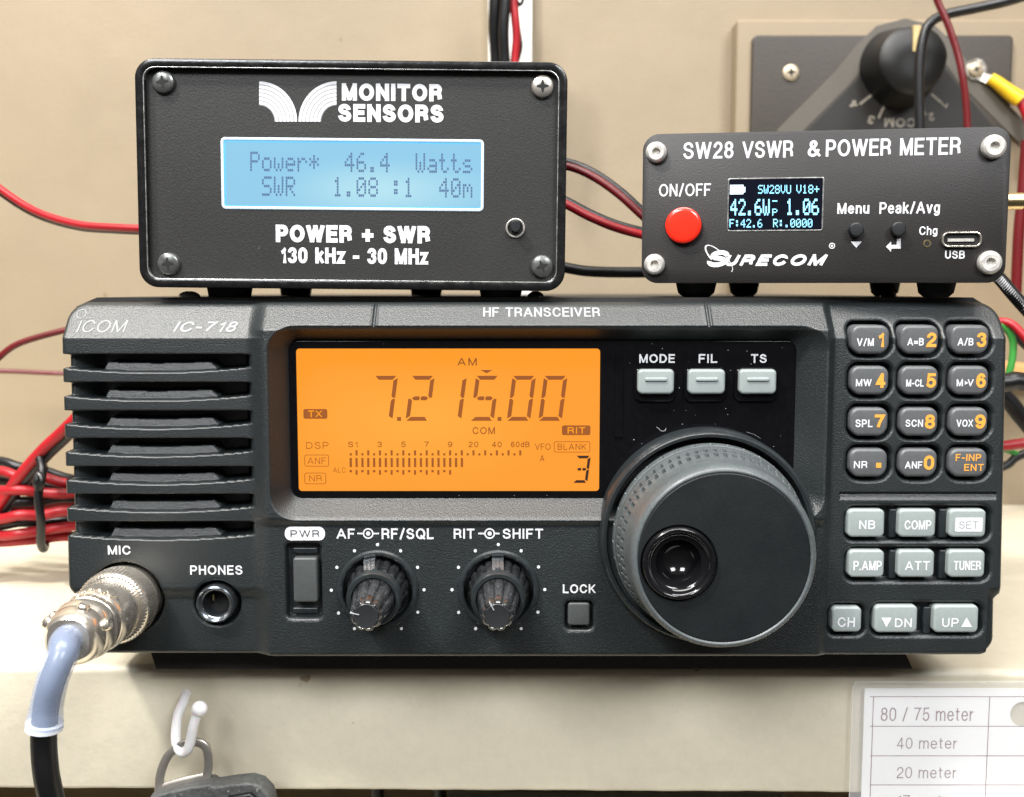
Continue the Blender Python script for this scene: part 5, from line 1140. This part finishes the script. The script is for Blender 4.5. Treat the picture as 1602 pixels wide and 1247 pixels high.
ch = empty('laminated_chart', loc=(0, 0, 0), label='laminated white band chart pinned on the shelf front, lower right', cat='chart')
CY = 18.4
xa, xb, za, zb = R.box(1347, 1077, 1760, 1420, CY)
cu = bpy.data.curves.new('paper', 'CURVE'); cu.dimensions = '2D'; cu.fill_mode = 'BOTH'
def spline(pts):
    s_ = cu.splines.new('POLY'); s_.points.add(len(pts) - 1); s_.use_cyclic_u = True
    for q, (a, b) in enumerate(pts): s_.points[q].co = (a, b, 0, 1)
hx, hz = R.loc(1600, 1117, CY); hr = 20.5 * (DIST + CY) / FPX
spline([(xa, za), (xb, za), (xb, zb), (xa, zb)]); spline([(hx + hr * math.cos(-2 * PI * q / 40), hz + hr * math.sin(-2 * PI * q / 40)) for q in range(40)])
cu.extrude = 0.08
o = bpy.data.objects.new('t', cu); COL.objects.link(o)
me = bpy.data.meshes.new_from_object(o.evaluated_get(bpy.context.evaluated_depsgraph_get())); bpy.data.objects.remove(o)
mb = MB(); mb.add([(v.co.x, CY + v.co.z, v.co.y) for v in me.vertices], [tuple(p.vertices) for p in me.polygons])
pp = obj('paper', mb, M['paper'], ch, smooth=False)
mb = MB(); PYp = CY - 0.08
for y in (1090, 1136.3, 1182.5, 1228): pbox(mb, R, (1361, y - .6, 1579 if y in () else 1700, y + .6), PYp, 0.03)
pbox(mb, R, (1360.6, 1090, 1362, 1400), PYp, 0.035); pbox(mb, R, (1540.7, 1090, 1542.1, 1400), PYp, 0.035)
obj('table_lines', mb, M['ink'], pp, smooth=False)
mb = MB()
for t_, bx in (('80 / 75 meter', (1378, 1107, 1523.7, 1128)), ('40 meter', (1402.8, 1154, 1497.9, 1171.5)), ('20 meter', (1402.8, 1200, 1497, 1217.5)), ('17 meter', (1402.8, 1244, 1497, 1261.5))):
    put_text(mb, t_, R, bx, PYp, bold=0.0, th=0.03)
obj('lettering', mb, M['ink'], pp, smooth=False)
M['film'] = mat('laminate_film', (0.95, 0.95, 0.93), 0.12, alpha=0.16, var=(20, 0.02))
xa, xb, za, zb = R.box(1328, 1066, 1790, 1440, CY - 0.3)
obj('laminate', MB().rr((xa + xb) / 2, (za + zb) / 2, xb - xa, zb - za, 1.5, CY - 0.34, CY - 0.26), M['film'], ch)
M['filmedge'] = mat('laminate_edge', (0.88, 0.86, 0.80), 0.25, alpha=0.45, var=(20, 0.02))
obj('laminate_edge', MB().ring_rr((xa + xb) / 2, (za + zb) / 2, xb - xa, zb - za, 1.5, 0.22, CY - 0.40, CY - 0.2, 0.04), M['filmedge'], ch)

# equipment and leads under the shelf
xa, xb, za, zb = R.box(700, 1241, 1228, 1400, 60)
be = empty('equipment_case', loc=(0, 0, 0), label='black equipment case under the shelf, only its top edge showing', cat='case')
obj('body', MB().rr((xa + xb) / 2, (zb - 160) / 2, xb - xa, zb + 160, 1.5, 60, 220, 1.0), M['metal_case'], be)
for q, (x, l) in enumerate(((590, 'left of the two black leads hanging under the shelf beside the case'), (688, 'right one of the black leads hanging under the shelf by the case'))):
    o = wire('hanging_lead', l, [(x, 1200, 90), (x, 1240, 90), (x + 4, 1300, 90), (x + 8, 1380, 90)], 2.4, M['wire_black'], group='leads under the shelf', cat='cable')
